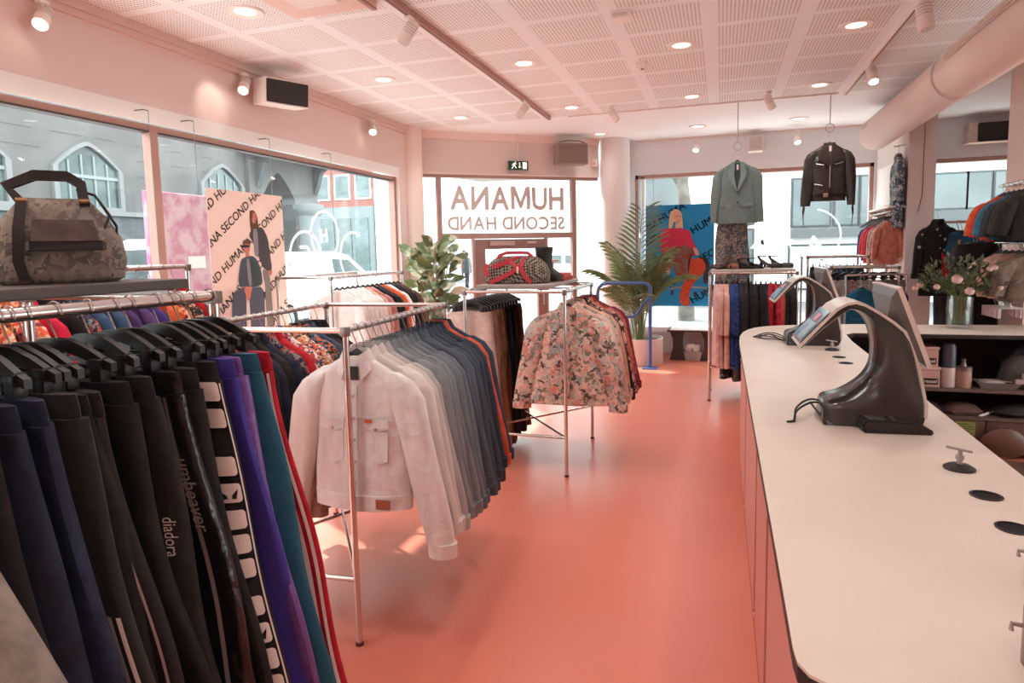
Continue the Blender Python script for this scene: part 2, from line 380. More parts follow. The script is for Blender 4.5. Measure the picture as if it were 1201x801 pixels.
spot((.98,9.9,3.24), (.1,-.5,-.9), 'lit white spotlight on the back wall left of the leather jacket', 25)
spot((-3.88,2.93,3.2), (.3,-.42,-.55), 'lit spotlight at the top left corner over the bag', 40)
spot((-3.88,4.64,3.2), (.25,-.5,-.55), 'lit spotlight beside the white speaker on the left wall', 40)
spot((-3.88,6.75,3.2), (.3,-.5,-.5), 'lit spotlight at the far end of the left wall', 40)
TRACKL += [((-3.62,4.35,3.1), (-.75,-.05,-.45), 3.5)]
def wedge_box(t, x0, x1, y0, y1, z0, z1, m): b = BM(); box(b, x0, x1, y0, y1, z0, z1, .015); return O('housing', b, m, t)
# speaker on the left wall, angled
t = T('loudspeaker', 'white wall speaker with black front high on the left wall', 'speaker', (-3.72,4.9,2.98)); t.rotation_euler = (0, radians(6), radians(-26))
wedge_box(t, -.13,.12,-.2,.2,-.02,.2, M('#ece7e3',.5)); b = BM(); box(b, .115,.128,-.19,.19,-.005,.185,.012); O('grille', b, M('#35302e',.7), t)
b = BM(); box(b, -.27,-.12,-.05,.05,.05,.2); O('bracket', b, M('#d8c9c2',.6), t)
# grey speaker above the door
c = dg(2.23, 2.87, -.20); t = T('loudspeaker', 'square grey speaker on the pink wall above the door', 'speaker', c); t.rotation_euler = (0,0,atan2(DD.y,DD.x)-.2)
wedge_box(t, -.235,.235,-.12,.1,0,.3, M('#98877f',.8)); b = BM(); box(b, -.2,.22,-.132,-.118,.02,.27,.006); O('grille', b, M('#87766e',.9), t)
b = BM(); tube(b, [(-.2,-.12,.31),(-.05,-.1,.335),(.1,-.1,.33),(.19,-.1,.3)], .006, 6); O('cable', b, M('#3a302c',.6), t); b = BM(); box(b, -.05,.05,.08,.2,.1,.25); O('bracket', b, M('#98877f',.8), t)
t = T('loudspeaker', 'small white box hung on back wall above the blazer', 'speaker', (.45,10.085,3.0)); wedge_box(t, -.1,.1,-.12,.12,0,.22, M('#e6dad4',.6)); b = BM(); box(b, -.085,.085,-.13,-.118,.02,.2,.01); O('front', b, M('#cbbdb6',.6), t)
t = T('loudspeaker', 'black fronted wall speaker above the right rear window', 'speaker', (3.36,10.085,2.93)); wedge_box(t, -.3,.2,-.1,.12,0,.26, M('#d9c2b8',.6)); b = BM(); box(b, -.2,.19,-.115,-.095,.01,.25,.02); O('grille', b, M('#2e2724',.6), t)
t = T('sensor', 'tiny white sensor on the wall right of the grey speaker', 'sensor', dg(2.72,2.88,-.03)); b = BM(); box(b, -.04,.04,-.03,.03,0,.11,.01); O('cover', b, M('#e8d2c8',.5), t); b = BM(); sphere(b, (0,-.03,.05), .015); O('lens', b, M('#b09a90',.4), t)
# smoke detector, white box
t = T('smoke_detector', 'round white smoke detector on the ceiling', 'smoke detector', (-.70,5.97,ZC)); b = BM(); lathe(b, [(.055,0),(.055,-.02),(.045,-.022),(.05,-.05),(.035,-.065),(.0,-.066)]); O('cover', b, LAMPW, t); b = BM(); lathe(b, [(.013,-.06),(.013,-.07),(.001,-.071)], (.012,-.02,0)); O('sensor_tip', b, M('#4a3b36',.5), t)
t = T('motion_sensor', 'small white square box on the ceiling beyond the track', 'sensor', (-.69,4.68,ZC)); b = BM(); box(b, -.07,.07,-.05,.05,-.06,0,.01); O('cover', b, M('#f1e6e0',.5), t); b = BM(); box(b, -.05,.05,-.052,-.048,-.045,-.02); O('lens', b, M('#d8c6be',.3), t)
t = T('access_panel', 'flat square access panel on the ceiling near the top edge', 'panel', (-2.5,3.6,ZC)); b = BM(); box(b, -.3,.33,-.3,.3,-.035,0,.006); O('cover', b, M('#e2c9c0',.7), t); b = BM(); box(b, -.15,.15,-.15,.15,-.042,-.034,.004); O('inner_panel', b, M('#eae0dd',.7), t)
t = T('mounting_bar', 'short dark bar on the ceiling beside the access panel', 'bracket', (-2.2,3.72,ZC)); b = BM(); box(b, -.016,.016,-.4,.2,-.05,0,.004); O('rail', b, M('#a8867c',.5), t)
# exit sign
c = dg(1.465, 2.80, -.06); t = T('exit_sign', 'green emergency exit sign hanging over the door', 'sign', c); t.rotation_euler = (0,0,atan2(DD.y,DD.x))
b = BM(); box(b, -.15,.15,-.02,.02,0,.125,.004); O('housing', b, M('#1d4434',.4), t)
SW = M('#e8efe8',.4,emit=.7); b = BM()
for pts in ([(-.115,.015),(-.095,.015),(-.075,.05),(-.06,.045),(-.045,.02),(-.03,.025),(-.055,.062),(-.062,.085),(-.04,.075),(-.03,.085),(-.065,.1),(-.09,.085),(-.105,.06),(-.095,.058),(-.085,.072),(-.08,.068),(-.092,.045)],
            [(-.055,.1),(-.045,.1),(-.042,.112),(-.05,.118),(-.058,.112)], [(-.01,.05),(.008,.05),(.008,.105),(.022,.105),(.022,.05),(.04,.05),(.015,.02)], [(.06,.015),(.125,.015),(.125,.11),(.06,.11)]):
    prism(b, [(x,-.0215,z) for x,z in pts], (0,-.001,0))
O('pictogram', b, SW, t, False)
b = BM(); box(b, .07,.074,-.0235,-.0215,.015,.11); O('door_line', b, M('#1d4434',.4), t, False)
b = BM(); tube(b, [(0,0,.12),(0,0,.5)], .008, 8); O('rod', b, M('#e6c9be',.5), t)
# duct
DX, DZ, DR = 1.78, 2.98, .19
t = T('ventilation_duct', 'large round white ventilation duct under the ceiling at right', 'duct', (DX,4.5,DZ), world=True)
DM = M('#e4cfc6', .6); b = BM(); tube(b, [(DX,-1.0,DZ),(DX,9.0,DZ)], DR, 40, False); lathe(b2:=BM(), [(DR,0),(DR*.98,.012),(.02,.02)], n=40); xf(b2, Matrix.Translation((DX,9.0,DZ)) @ Matrix.Rotation(-pi/2,4,'X')); merge(b, b2); O('pipe', b, DM, t)
for y in (3.0, 6.1):
    b = BM(); tube(b, [(DX,y-.02,DZ),(DX,y+.02,DZ)], DR+.006, 40, False); O('seam', b, M('#d9c0b6',.6), t)
def grille(y0, y1, a):
    t_ = T('duct_grille', '', ''); b = BM()
    for k in range(10):
        for (aa, bb) in ((a-.2, a+.2),): pass
    return b
b = BM(); nr = 7; a0, a1 = radians(140), radians(168)
rings = [[(DX+(DR+.006)*cos(a0+(a1-a0)*k/nr), y, DZ+(DR+.006)*sin(a0+(a1-a0)*k/nr)) for k in range(nr+1)] for y in (4.55,5.75)]
loft(b, rings, closed=False); g = O('grille', b, M('#b59b91',.5), t)
b = BM()
for k in range(5):
    a = a0+(a1-a0)*k/4; tube(b, [(DX+(DR+.01)*cos(a),4.53,DZ+(DR+.01)*sin(a)),(DX+(DR+.01)*cos(a),5.77,DZ+(DR+.01)*sin(a))], .006, 6)
for y in (4.53,5.15,5.77): tube(b, [(DX+(DR+.01)*cos(a0+(a1-a0)*k/6),y,DZ+(DR+.01)*sin(a0+(a1-a0)*k/6)) for k in range(7)], .008, 6)
O('grille_frame', b, DM, g)
b = BM(); rings = [[(DX+(DR+.006)*cos(radians(200+9*k)), y, DZ+(DR+.006)*sin(radians(200+9*k))) for k in range(3)] for y in (8.35,8.85)]
loft(b, [[(DX+(DR+.004)*cos(radians(150+8*k)), y, DZ+(DR+.004)*sin(radians(150+8*k))) for k in range(4)] for y in (8.5,8.85)], closed=False); O('end_vent', b, M('#c4aca2',.5), t)
b = BM()
for y in (1.5, 4.2, 7.5): tube(b, [(DX,y,DZ+DR),(DX,y,ZC)], .006, 6)
O('hanger_rod', b, DM, t)
# wires with hooks on the window head
for i, (y, n_) in enumerate(((3.62,'left of the mullion'),(4.03,'above the pale poster left edge'),(4.9,'above the pale poster right edge'),(5.85,'beyond the pale poster'))):
    t = T('hanging_wire', 'thin steel wire hanging from window head, ' + n_, 'wire', (WX+.09,y,2.0), group='window wires', world=True)
    b = BM(); tube(b, [(WX+.09,y,2.69),(WX+.09,y,1.2 if i in (0,3) else 2.17)], .0025, 6); O('wire', b, M('#7f9d98',.4,.3), t)
    b = BM(); tube(b, [(WX+.01,y-.04,2.69),(WX+.09,y-.04,2.69),(WX+.09,y,2.69)], .004, 6); O('hook', b, M('#6e6864',.4,.5), t)
# ------------------------------------------------------------------ clothes rails
def rack(label, x0, x1, y0, y1, z, along='y', shelf=None, low=.29, r=.0135, brace=True, oval=False, feet=True):
    t = T('clothes_rack', label, 'clothes rack', ((x0+x1)/2,(y0+y1)/2,0), group='chrome clothes racks', world=True)
    for x in (x0,x1):
        for y in (y0,y1):
            b = BM(); tube(b, [(x,y,.012),(x,y,z)], r, 12); lg = O('post', b, CHROME, t)
            b = BM(); lathe(b, [(r*.7,0),(r*1.25,.0),(r*1.25,.014),(r,.016)], (x,y,0), 12); O('foot', b, M('#5a2c22',.5), lg)
            b = BM(); box(b, x-r*1.15, x+r*1.15, y-r*1.15, y+r*1.15, z-.024, z+.014, .004); O('joint', b, M('#8a817c',.35,.7), lg)
    def bar(name, p, q, rr): b = BM(); tube(b, [p,q], rr, 12); O(name, b, CHROME, t)
    if along == 'y':
        for x in (x0,x1): bar('hanging_rail', (x,y0,z), (x,y1,z), r)
        for y in (y0,y1):
            bar('cross_bar', (x0,y,z), (x1,y,z), r*.9); bar('low_bar', (x0,y,low), (x1,y,low), r*.8)
        if brace: bar('brace', (x0,y1,low), (x1,y0,low), r*.6); bar('brace', (x0,y0,low), (x1,y1,low), r*.6)
    else:
        for y in (y0,y1): bar('hanging_rail', (x0,y,z), (x1,y,z), r)
        for x in (x0,x1): bar('cross_bar', (x,y0,z), (x,y1,z), r*.9); bar('low_bar', (x,y0,low), (x,y1,low), r*.8)
        bar('low_bar', (x0,y0,low), (x1,y0,low), r*.8)
    if shelf:
        sx0,sx1,sy0,sy1,zz,th,mm = shelf
        b = BM(); box(b, sx0,sx1,sy0,sy1,zz,zz+th,.004); O('shelf', b, mm, t, False)
        for y in (sy0+.12, sy1-.12): b = BM(); box(b, min(x0,sx0), max(x1,sx1), y-.012, y+.012, zz-.01, zz); O('shelf_support', b, STEEL, t, False)
    return t
WOODTOP = M('#8a7d74', .5, h2='#7a6d65', kind='noise', sc=6); GREYTOP = M('#5a514c', .5)
rack('tall steel rack of track trousers in the left foreground, bag on its shelf', -2.22, -1.44, .30, 1.53, 1.535, r=.0165, shelf=(-2.13,-1.50,.1,1.50,1.56,.028,GREYTOP))
t = rack('open chrome rack of denim jackets in the sun', -2.215, -1.439, 2.216, 3.44, 1.343); t.rotation_euler[2] = .084; t.location.x -= .051; t.location.y -= .03
rack('chrome rack topped by the red strapped bag and boots', -1.82, -1.055, 4.413, 5.40, 1.352, shelf=(-1.74,-1.17,4.44,5.42,1.375,.025,M('#a3978e',.45)))
rack('chrome rack with shoes on top before the blue poster', -.11, .735, 7.064, 7.60, 1.37, along='x', low=.37, r=.015, shelf=(-.10,.72,7.06,7.60,1.385,.022,M('#c9bcb2',.45)))
rack('chrome rack of printed clothes along the left window', -3.30, -2.78, .95, 2.78, 1.60)
rack('chrome rack of white tops near the rubber plant', -3.75, -3.20, 4.75, 6.05, 1.45)
rack('chrome rack of dark skirts behind the shoe rack', .98, 1.62, 8.35, 8.95, 1.50, along='x')
rack('low chrome rack of grey jeans by the right wall', 1.15, 1.80, 7.75, 8.3, 1.39, along='x')
for z_, lb in ((2.12,'upper rail of jackets on the right pier'),(1.63,'middle rail of pink and brown knitwear on right pier'),(1.14,'lowest rail of white clip hangers on right pier')):
    t = T('clothes_rail', 'chrome ' + lb, 'clothes rail', (2.45,6.7,z_), group='rails on the right pier', world=True)
    b = BM(); tube(b, [(2.3,5.9 if z_>1.2 else 6.27,z_),(2.3,6.70,z_)], .012, 10); O('hanging_rail', b, CHROME, t)
    for y in (6.53,6.68): b = BM(); tube(b, [(2.3,y,z_),(2.46,y,z_)], .01, 8); O('bracket', b, CHROME, t)
# wall rail on the partition
t = T('clothes_rail', 'white wall shelf rail on partition beside the pillar', 'clothes rail', (2.0,9.1,2.05), world=True)
b = BM(); box(b, 1.86,2.05,8.62,9.75,2.06,2.085,.004); O('shelf', b, M('#f2ebe6',.5), t, False)
b = BM(); tube(b, [(1.9,8.63,2.02),(1.9,9.73,2.02)], .011, 10); O('hanging_rail', b, CHROME, t)
for y in (8.75,9.6):
    b = BM(); prism(b, [(2.05,y,1.95),(2.05,y,2.06),(1.86,y,2.06),(1.89,y,2.01)], (0,.012,0)); O('bracket', b, M('#c9a796',.5), t, False)
t = T('light_panel', 'tall white lightbox panel on the partition wall', 'panel', (2.05,9.5,2.15), world=True)
b = BM(); box(b, 2.03,2.05,9.05,9.98,2.14,2.62,.003); O('panel', b, M('#f3ece6',.6), t, False); b = BM(); box(b, 2.02,2.055,9.03,10.0,2.62,2.64); O('edge', b, M('#f8f5f2',.4), t, False)
t = T('clothes_rail', 'short brown rail behind the dotted black shirt', 'clothes rail', (2.6,8.3,1.86), world=True)
b = BM(); tube(b, [(2.33,8.45,1.87),(2.9,8.45,1.87)], .014, 10); O('hanging_rail', b, M('#c79a8b',.4,.3), t); b = BM(); tube(b, [(2.36,8.45,1.87),(2.33,8.62,1.87)], .012, 8); O('bracket', b, CHROME, t); b = BM(); tube(b, [(2.9,8.45,1.87),(2.9,8.45,0)], .014, 8); O('post', b, CHROME, t)

t = T('display_shelf', 'short pale shelf with folded clothes low on the partition', 'shelf', (1.95,9.3,1.58), world=True)
b = BM(); box(b, 1.80,2.05,8.95,9.7,1.57,1.592,.003); O('shelf_board', b, M('#e9d9cf',.5), t, False)
for y in (9.05,9.6): b = BM(); prism(b, [(2.05,y,1.47),(2.05,y,1.57),(1.82,y,1.57)], (0,.012,0)); O('bracket', b, M('#c9a796',.5), t, False)
for i, (y, c, lb) in enumerate(((9.1,'#d9a79a','folded salmon jumper, nearer on the low partition shelf'),(9.38,'#c9827c','folded rose jumper, farther on the low partition shelf'))):
    t = T('folded_jumper', lb, 'jumper', (1.92,y,1.592)); b = BM(); box(b, -.10,.10,-.12,.12,0,.03,.012); O('lower_fold', b, M(c,.9), t); b = BM(); box(b, -.09,.09,-.11,.11,.028,.055,.012); O('upper_fold', b, M(c,.9,h2='#e6c3b6',kind='noise',sc=20), t)
# ------------------------------------------------------------------ garments and hangers (origin = centre of the rail)
def rpt(cx, z, w, t, ph, amp, a, p=.75, fr=16):
    c, s = cos(a), sin(a)
    x = cx + w*copysign(abs(c)**p, c); y = t*copysign(abs(s)**.85, s)
    y += amp*(sin(fr*(x-cx)/max(w,.02)*.22 + ph + 3*z) + .5*sin(fr*.61*(x-cx)/max(w,.02)*.3 + 2.3*ph - 7*z))
    x += amp*.9*sin(9*z + ph)*c
    return (x, y, z)
def ring(cx, z, w, t, ph=0, amp=0, n=24, p=.75, fr=16):
    return [rpt(cx, z, w, t, ph, amp, 2*pi*i/n, p, fr) for i in range(n)]
def interp(rows, k=3):
    """rows of tuples -> denser rows (smooth)"""
    out = []
    for a, b in zip(rows, rows[1:]):
        for j in range(k):
            f = j/k; out.append(tuple(x+(y-x)*f for x, y in zip(a, b)))
    return out + [rows[-1]]
def patch(b, rings, i0, i1, off=.002, n=24):
    """cloth strip lying on rings between point indices i0..i1"""
    rr = []
    for r in rings:
        cx = sum(q[0] for q in r)/n; cyy = sum(q[1] for q in r)/n
        row = []
        for i in range(i0, i1+1):
            x, y, z = r[i % n]; d = Vector((x-cx, (y-cyy)*3, 0)).normalized()
            row.append((x+d.x*off, y+d.y*off, z))
        rr.append(row)
    loft(b, rr, closed=False)
def mk_hanger(kind='top', rr=.014, drop=.1, w=.2):
    def f():
        t = T(('clip_hanger' if kind == 'clip' else 'coat_hanger'), '', '')
        R = rr+.004
        pts = [(R*cos(a), 0, R*sin(a)) for a in [radians(-20+20*k) for k in range(11)]]
        pts += [(-R*.9,0,-.02),(-R*.35,0,-.045),(0,0,-.06),(0,0,-drop)]
        b = BM(); tube(b, pts, .0022, 6); O('hook', b, WIRE, t)
        if kind == 'clip':
            b = BM()
            for s in (-1,1):
                rows = [(0,-drop+.012,.012),(s*.04,-drop+.006,.016),(s*.09,-drop-.012,.014),(s*.13,-drop-.032,.012),(s*.155,-drop-.04,.010)]
                rings = [[(x,-.0075,z+h),(x,.0075,z+h),(x,.0075,z-h),(x,-.0075,z-h)] for x,z,h in rows]; loft(b, rings)
            box(b, -.15,.15,-.004,.004,-drop-.045,-drop-.035); O('bar', b, BLK, t)
            for s in (-1,1):
                b = BM(); box(b, s*.115-.016, s*.115+.016, -.014,.014, -drop-.075, -drop-.022, .004); tube(b, [(s*.115-.019,0,-drop-.03),(s*.115+.019,0,-drop-.03)], .013, 10); c = O('clip', b, BLK, t)
                b = BM(); tube(b, [(s*.115-.021,0,-drop-.03),(s*.115+.021,0,-drop-.03)], .005, 8); O('clip_spring', b, STEEL, c)
        else:
            b = BM()
            for s in (-1,1):
                rows = [(0,-drop+.004,.010),(s*w*.22,-drop-.022,.009),(s*w*.55,-drop-.072,.007),(s*w*.8,-drop-.108,.006)]
                loft(b, [[(x,-.007,z+h),(x,.007,z+h),(x,.007,z-h),(x,-.007,z-h)] for x,z,h in rows])
            O('bar', b, BLK, t)
        return t
    return f
def leg_row(z0, Ln, z, side, w0, flare, th):
    f = max(0, (z0-.045-z)/(Ln-.045)); lw = .52*w0
    return side*(w0-lw+flare*f**1.1), lw*(1+.20*f), th*(1+.35*f), .006+.013*f
def trouser_rings(z0, Ln, side, ph, w0=.18, flare=.14, legw=.092, th=.026):
    out = []
    for k in range(19):
        z = z0-.045-(Ln-.045)*k/18; cx, w, t_, am = leg_row(z0, Ln, z, side, w0, flare, th); out.append(ring(cx, z, w, t_, ph, am))
    return out
def mk_trousers(seed=0, z0=-.165, Ln=1.02, flare=.14, w0=.175, th=.026, short=False):
    def f():
        ph = seed*2.1; t = T('trousers', '', ''); b = BM()
        loft(b, [ring(0,z,w,th*q,ph,.003) for z,w,q in interp([(z0,w0-.012,.7),(z0-.05,w0-.006,.85),(z0-.12,w0-.004,.9),(z0-.20,w0-.02,.9),(z0-.27,w0*.6,.8)],2)])
        for s in (-1,1): loft(b, trouser_rings(z0,Ln,s,ph+s,w0,flare,th=th))
        O('trouser_body', b, BLKM, t)
        b = BM(); loft(b, [ring(0,z,w0-q,th*.78,ph,.004) for z,q in ((z0+.006,.014),(z0-.02,.007),(z0-.044,.004))]); O('waistband', b, BLKM, t)
        for s in (-1,1):
            rg = trouser_rings(z0,Ln,s,ph+s,w0,flare,th=th)[-2:]; b = BM(); loft(b, [[(x*1.0,y*1.06,z) for x,y,z in r] for r in rg]); O('hem', b, BLKM, t)
        return t
    return f
def stripe_on(t, z0, Ln, ph, flare, i0, i1, m, name='stripe', k0=0, k1=99, th=.026, off=.0025, side=1):
    rg = trouser_rings(z0, Ln, side, ph+side, W1, flare, th=th)[k0:k1]
    b = BM(); patch(b, rg, i0, i1, off); return O(name, b, m, t)
def body_rows(Ls, W, hem, th):
    return interp([(-.112,.050,.024),(-.124,.074,.030),(-.148,W*.55,.033),(-.178,W*.80,.034),(-.212,W*.96,.036),(-.25,W*1.0,.042),(-.30,W*.985,th),(-.44,W*.94,th*1.05),(-.58,(W+hem)*.49,th*1.08),(-Ls,hem,th*1.1)], 2)
def sleeve_rows(W, Ll, out, r):
    return interp([(W*.74,-.180,r*.50),(W*.90,-.215,r*.86),(W*1.02+out*.08,-.28,r*1.02),(W*1.06+out*.45,-.19-Ll*.5,r*.95),(W*1.07+out*.86,-.19-Ll*.86,r*.82),(W*1.07+out,-.19-Ll,r*.76)], 3)
def mk_top(seed=0, Ls=.74, W=.215, hem=.215, th=.05, sl=.55, out=.05, r=.066, sth=.045, kind='shirt', sy=1):
    def f():
        ph = seed*1.7; nm = {'jacket':'jacket','shirt':'shirt','dress':'dress','knit':'jumper'}[kind]; t = T(nm, '', '')
        rows = body_rows(Ls, W, hem, th)
        rg = [ring(0,z,w,q*sy,ph,.002+.011*min(1,-z-.1)) for z,w,q in rows]
        b = BM(); loft(b, rg); O('body', b, BLKM, t)
        if sl:
            for s in (-1,1):
                rw = sleeve_rows(W, sl, out, r); b = BM()
                sr = [ring(s*x, z, q, sth*(q/r)*sy, ph+s*2, .004+.004*min(1,-z), n=16, p=.85) for x,z,q in rw]
                loft(b, sr); sv = O('sleeve', b, BLKM, t)
                if kind in ('jacket','shirt'):
                    b = BM(); k = rw[-1]
                    loft(b, [ring(s*k[0], k[1]+d, k[2]*1.1, sth*k[2]/r*1.15*sy, ph+s*2, .003, n=16, p=.85) for d in (.045,.02,-.008,-.012)]); O('cuff', b, BLKM, sv)
        if kind in ('jacket','shirt'):
            b = BM(); rg_ = []
            for k in range(15):
                a_ = radians(-90+26+k*(308/14)); fr_ = max(0, -sin(a_))**2; ca, sa = cos(a_), sin(a_)
                tx, ty = .052*ca, .030*sa*sy; lx, ly = (.088+.012*fr_)*ca, (.050*sa-.018*fr_)*sy
                z1 = -.088-.030*fr_; z2 = -.142-.075*fr_
                rg_.append([(tx,ty,z1),(tx*1.12,ty*1.12-.003,z1+.006),(lx,ly,z2),(lx*.93,ly*.93,z2)])
            loft(b, rg_); O('collar', b, BLKM, t)
            b = BM()
            zz = [-.23+(-Ls+.05+.23)*k/10 for k in range(11)]
            def fy(z):
                best = min(rows, key=lambda q: abs(q[0]-z)); return -best[2]*sy - .012*min(1,-z-.1)*.9 - .003
            loft(b, [[(-.016,fy(z),z),(.016,fy(z),z),(.016,fy(z)+.012,z),(-.016,fy(z)+.012,z)] for z in zz]); pk = O('placket', b, BLKM, t)
            for k in range(5):
                b = BM(); z = -.27-(Ls-.36)*k/4.2; tube(b, [(0,fy(z)+.002,z),(0,fy(z)-.005,z)], .007, 10); O('button', b, STEEL if kind == 'jacket' else M('#cdbfb4',.4), pk)
        if kind == 'jacket':
            for zq in (-.352,):
                k_ = min(range(len(rows)), key=lambda q: abs(rows[q][0]-zq)); b = BM(); patch(b, [ring(0,zq+d,rows[k_][1],rows[k_][2]*sy,ph,.002+.011*min(1,-zq-.1)) for d in (.005,-.005)], 13, 23, .003); O('yoke_seam', b, BLKM, t)
            b = BM(); loft(b, [[(x*1.01,y*1.05,z) for x,y,z in ring(0,z,hem*.985,th*1.12*sy,ph,.009)] for z in (-Ls+.055,-Ls+.03,-Ls-.005,-Ls-.008)]); O('waistband', b, BLKM, t)
            for s in (-1,1):
                b = BM(); y = fy(-.38)-.001
                prism(b, [(s*.045,y,-.365),(s*.155,y+.004,-.365),(s*.155,y+.004,-.395),(s*.10,y,-.415),(s*.045,y,-.395)], (0,.008,0)); fl = O('pocket_flap', b, BLKM, t, False)
                b = BM(); tube(b, [(s*.10,y,-.40),(s*.10,y-.005,-.40)], .007, 10); O('button', b, STEEL, fl)
                b = BM(); prism(b, [(s*.05,y+.001,-.41),(s*.15,y+.005,-.41),(s*.145,y+.003,-.53),(s*.10,y+.001,-.545),(s*.055,y+.001,-.53)], (0,.006,0)); O('pocket', b, BLKM, t, False)
        return t
    return f
def hang(kind, x, y, z, rz, holds, group, w=.2, rr=.014, drop=.1):
    nm = 'clip' if kind == 'clip' else 'top'
    lab = ('clip hanger holding ' if nm == 'clip' else 'hanger inside ') + holds
    return inst(('hang',nm,w,rr,drop), mk_hanger(nm, rr, drop, w), (x,y,z), rz, None, lab, 'hanger', group)
def row(key, maker, pts, cols, short, place, group, cat, rz=0, hk='top', hw=.2, rr=.014, drop=.1, jit=.05, nv=2, zoff=0, name=None, start=0, sc=(1,1,1), hangers=True, scj=.04):
    """garments along pts[0]->pts[1]; cols: list of (material, colour words); short: kind words; place: where the row hangs"""
    n = len(cols); out = []
    cnt = {}
    for i, (m, cw) in enumerate(cols):
        f = (i+.5)/n; p = [a+(b-a)*f for a, b in zip(*pts)]
        ang = rz + R_.uniform(-jit, jit); v = i % nv
        short_i = '%s %s, %s %s' % (cw, short, ORD[i+start], place)
        s_ = R_.uniform(1-scj, 1+scj)
        o = inst((key, v), maker(v), p, ang, m, short_i, cat, group, (sc[0], sc[1], sc[2]*s_))
        if name: o.name = name
        if hangers: hang(hk, p[0], p[1], p[2], ang, '%s %s' % (cw, short) + ', %s %s' % (ORD[i+start], place), 'hangers: ' + group, hw, rr, drop)
        out.append(o)
    return out
# ---- materials for cloth
def den(a, b): return M(a, .85, h2=b, kind='denim', sc=16, lo=.3, hi=.72, bump=.5, bsc=19)
def cl(a, b=None, **k): return M(a, k.pop('rough', .85), h2=b or a, kind='noise', sc=k.pop('sc', 14), bump=k.pop('bump', .5), bsc=k.pop('bsc', 16), **k)
def fl(a, pal, sc=16): return M(a, .8, kind='floral', sc=sc, pal=pal, bump=.25, bsc=20)
BL0 = cl('#151314', '#1e1b1b'); BL1 = cl('#1c1918', '#24201f'); NAVY = cl('#191d2b', '#212636'); NAVY2 = cl('#222a42', '#1a2033')
# ---- R1: track trousers, near -> far
X1, Z1 = -1.44, 1.535; W1 = .215
PL = 'in the left rack'
G1 = 'track trousers on the left foreground rack'
specs = [(0.72,'bright blue','#1c4a7c',.26),(0.77,'black',None,.24),(0.815,'dark navy','N',.24),(0.885,'soft navy','N2',.23),(0.925,'olive black','#1d1b17',.22),(0.95,'plain black',None,.22),
         (0.985,'black pale-piped','B1',.22),(1.05,'matt black',None,.21),(1.13,'black lettered','B1',.21),(1.2,'glossy black','G',.21),(1.245,'deep black',None,.2),
         (1.33,'black white-squared','B1',.2),(1.372,'blue violet','#3a2f86',.2),(1.4,'shiny purple','#6b4a8c',.2),(1.445,'dark teal','#1d5266',.19),(1.515,'crimson','#a81528',.185)]
GLOSSB = M('#191617', .3, spec=.6, bump=.5, bsc=26); r1 = {}
for i, (y, cw, c, flr) in enumerate(specs):
    m = {'N':NAVY,'N2':NAVY2,'B1':BL1,'G':GLOSSB,None:BL0}.get(c) or cl(c, None, sheen=.1)
    if cw == 'shiny purple': m = M('#6b4a8c', .38, spec=.5, bump=.5, bsc=30)
    if cw == 'crimson': m = cl('#b5152b','#9c1024')
    t = mk_trousers(i, -.165, 1.06, flr, W1, .026)(); t.location = (X1+R_.uniform(-.012,.012), y, Z1); t.rotation_euler = (0,0,R_.uniform(-.09,.09)); t.scale = (1,1,R_.uniform(.97,1.03))
    extra = {'crimson':' with two white side stripes','black white-squared':' with bird emblems','black lettered':' with white word down the leg','olive black':' with two short white stripes'}.get(cw,'')
    tag(t, '%s track trousers%s, %s %s' % (cw, extra, ORD[i], PL), 'trousers', G1)
    for ch in bpy.data.objects:
        if ch.parent == t: ch.data.materials[0] = m
    r1[cw] = (t, -.165, 1.06, i*2.1, flr)
    hang('clip', X1, y, Z1, t.rotation_euler[2], '%s track trousers, %s %s' % (cw, ORD[i], PL), 'clip hangers on the left foreground rack', .2, .018, .085)
def st(cw, a0, a1, m, z1=-.215, z2=-1.2, off=.004):
    t, z0, Ln, ph, flr = r1[cw]; b = BM(); rows_ = []
    for k in range(25):
        z = z1+(max(z2, z0-Ln+.01)-z1)*k/24; cx, w, th_, am = leg_row(z0, Ln, z, 1, W1, flr, .026)
        rows_.append([Vector(rpt(cx, z, w, th_, ph+1, am, radians(a0+(a1-a0)*j/3)))+Vector((off*.7,-off,0)) for j in range(4)])
    loft(b, rows_, closed=False); return O('stripe', b, m, t)
CRM = M('#e9d8cd', .7); PIPE = M('#b9a7a2', .6)
st('crimson', -54, -42, CRM); st('crimson', -31, -19, CRM)
st('black pale-piped', -34, -27, PIPE); st('glossy black', -62, -55, M('#8d807c',.5)); st('black white-squared', -6, 0, M('#d8cdc6',.7))
st('olive black', -56, -45, CRM, -.62); st('olive black', -34, -22, CRM, -.62)
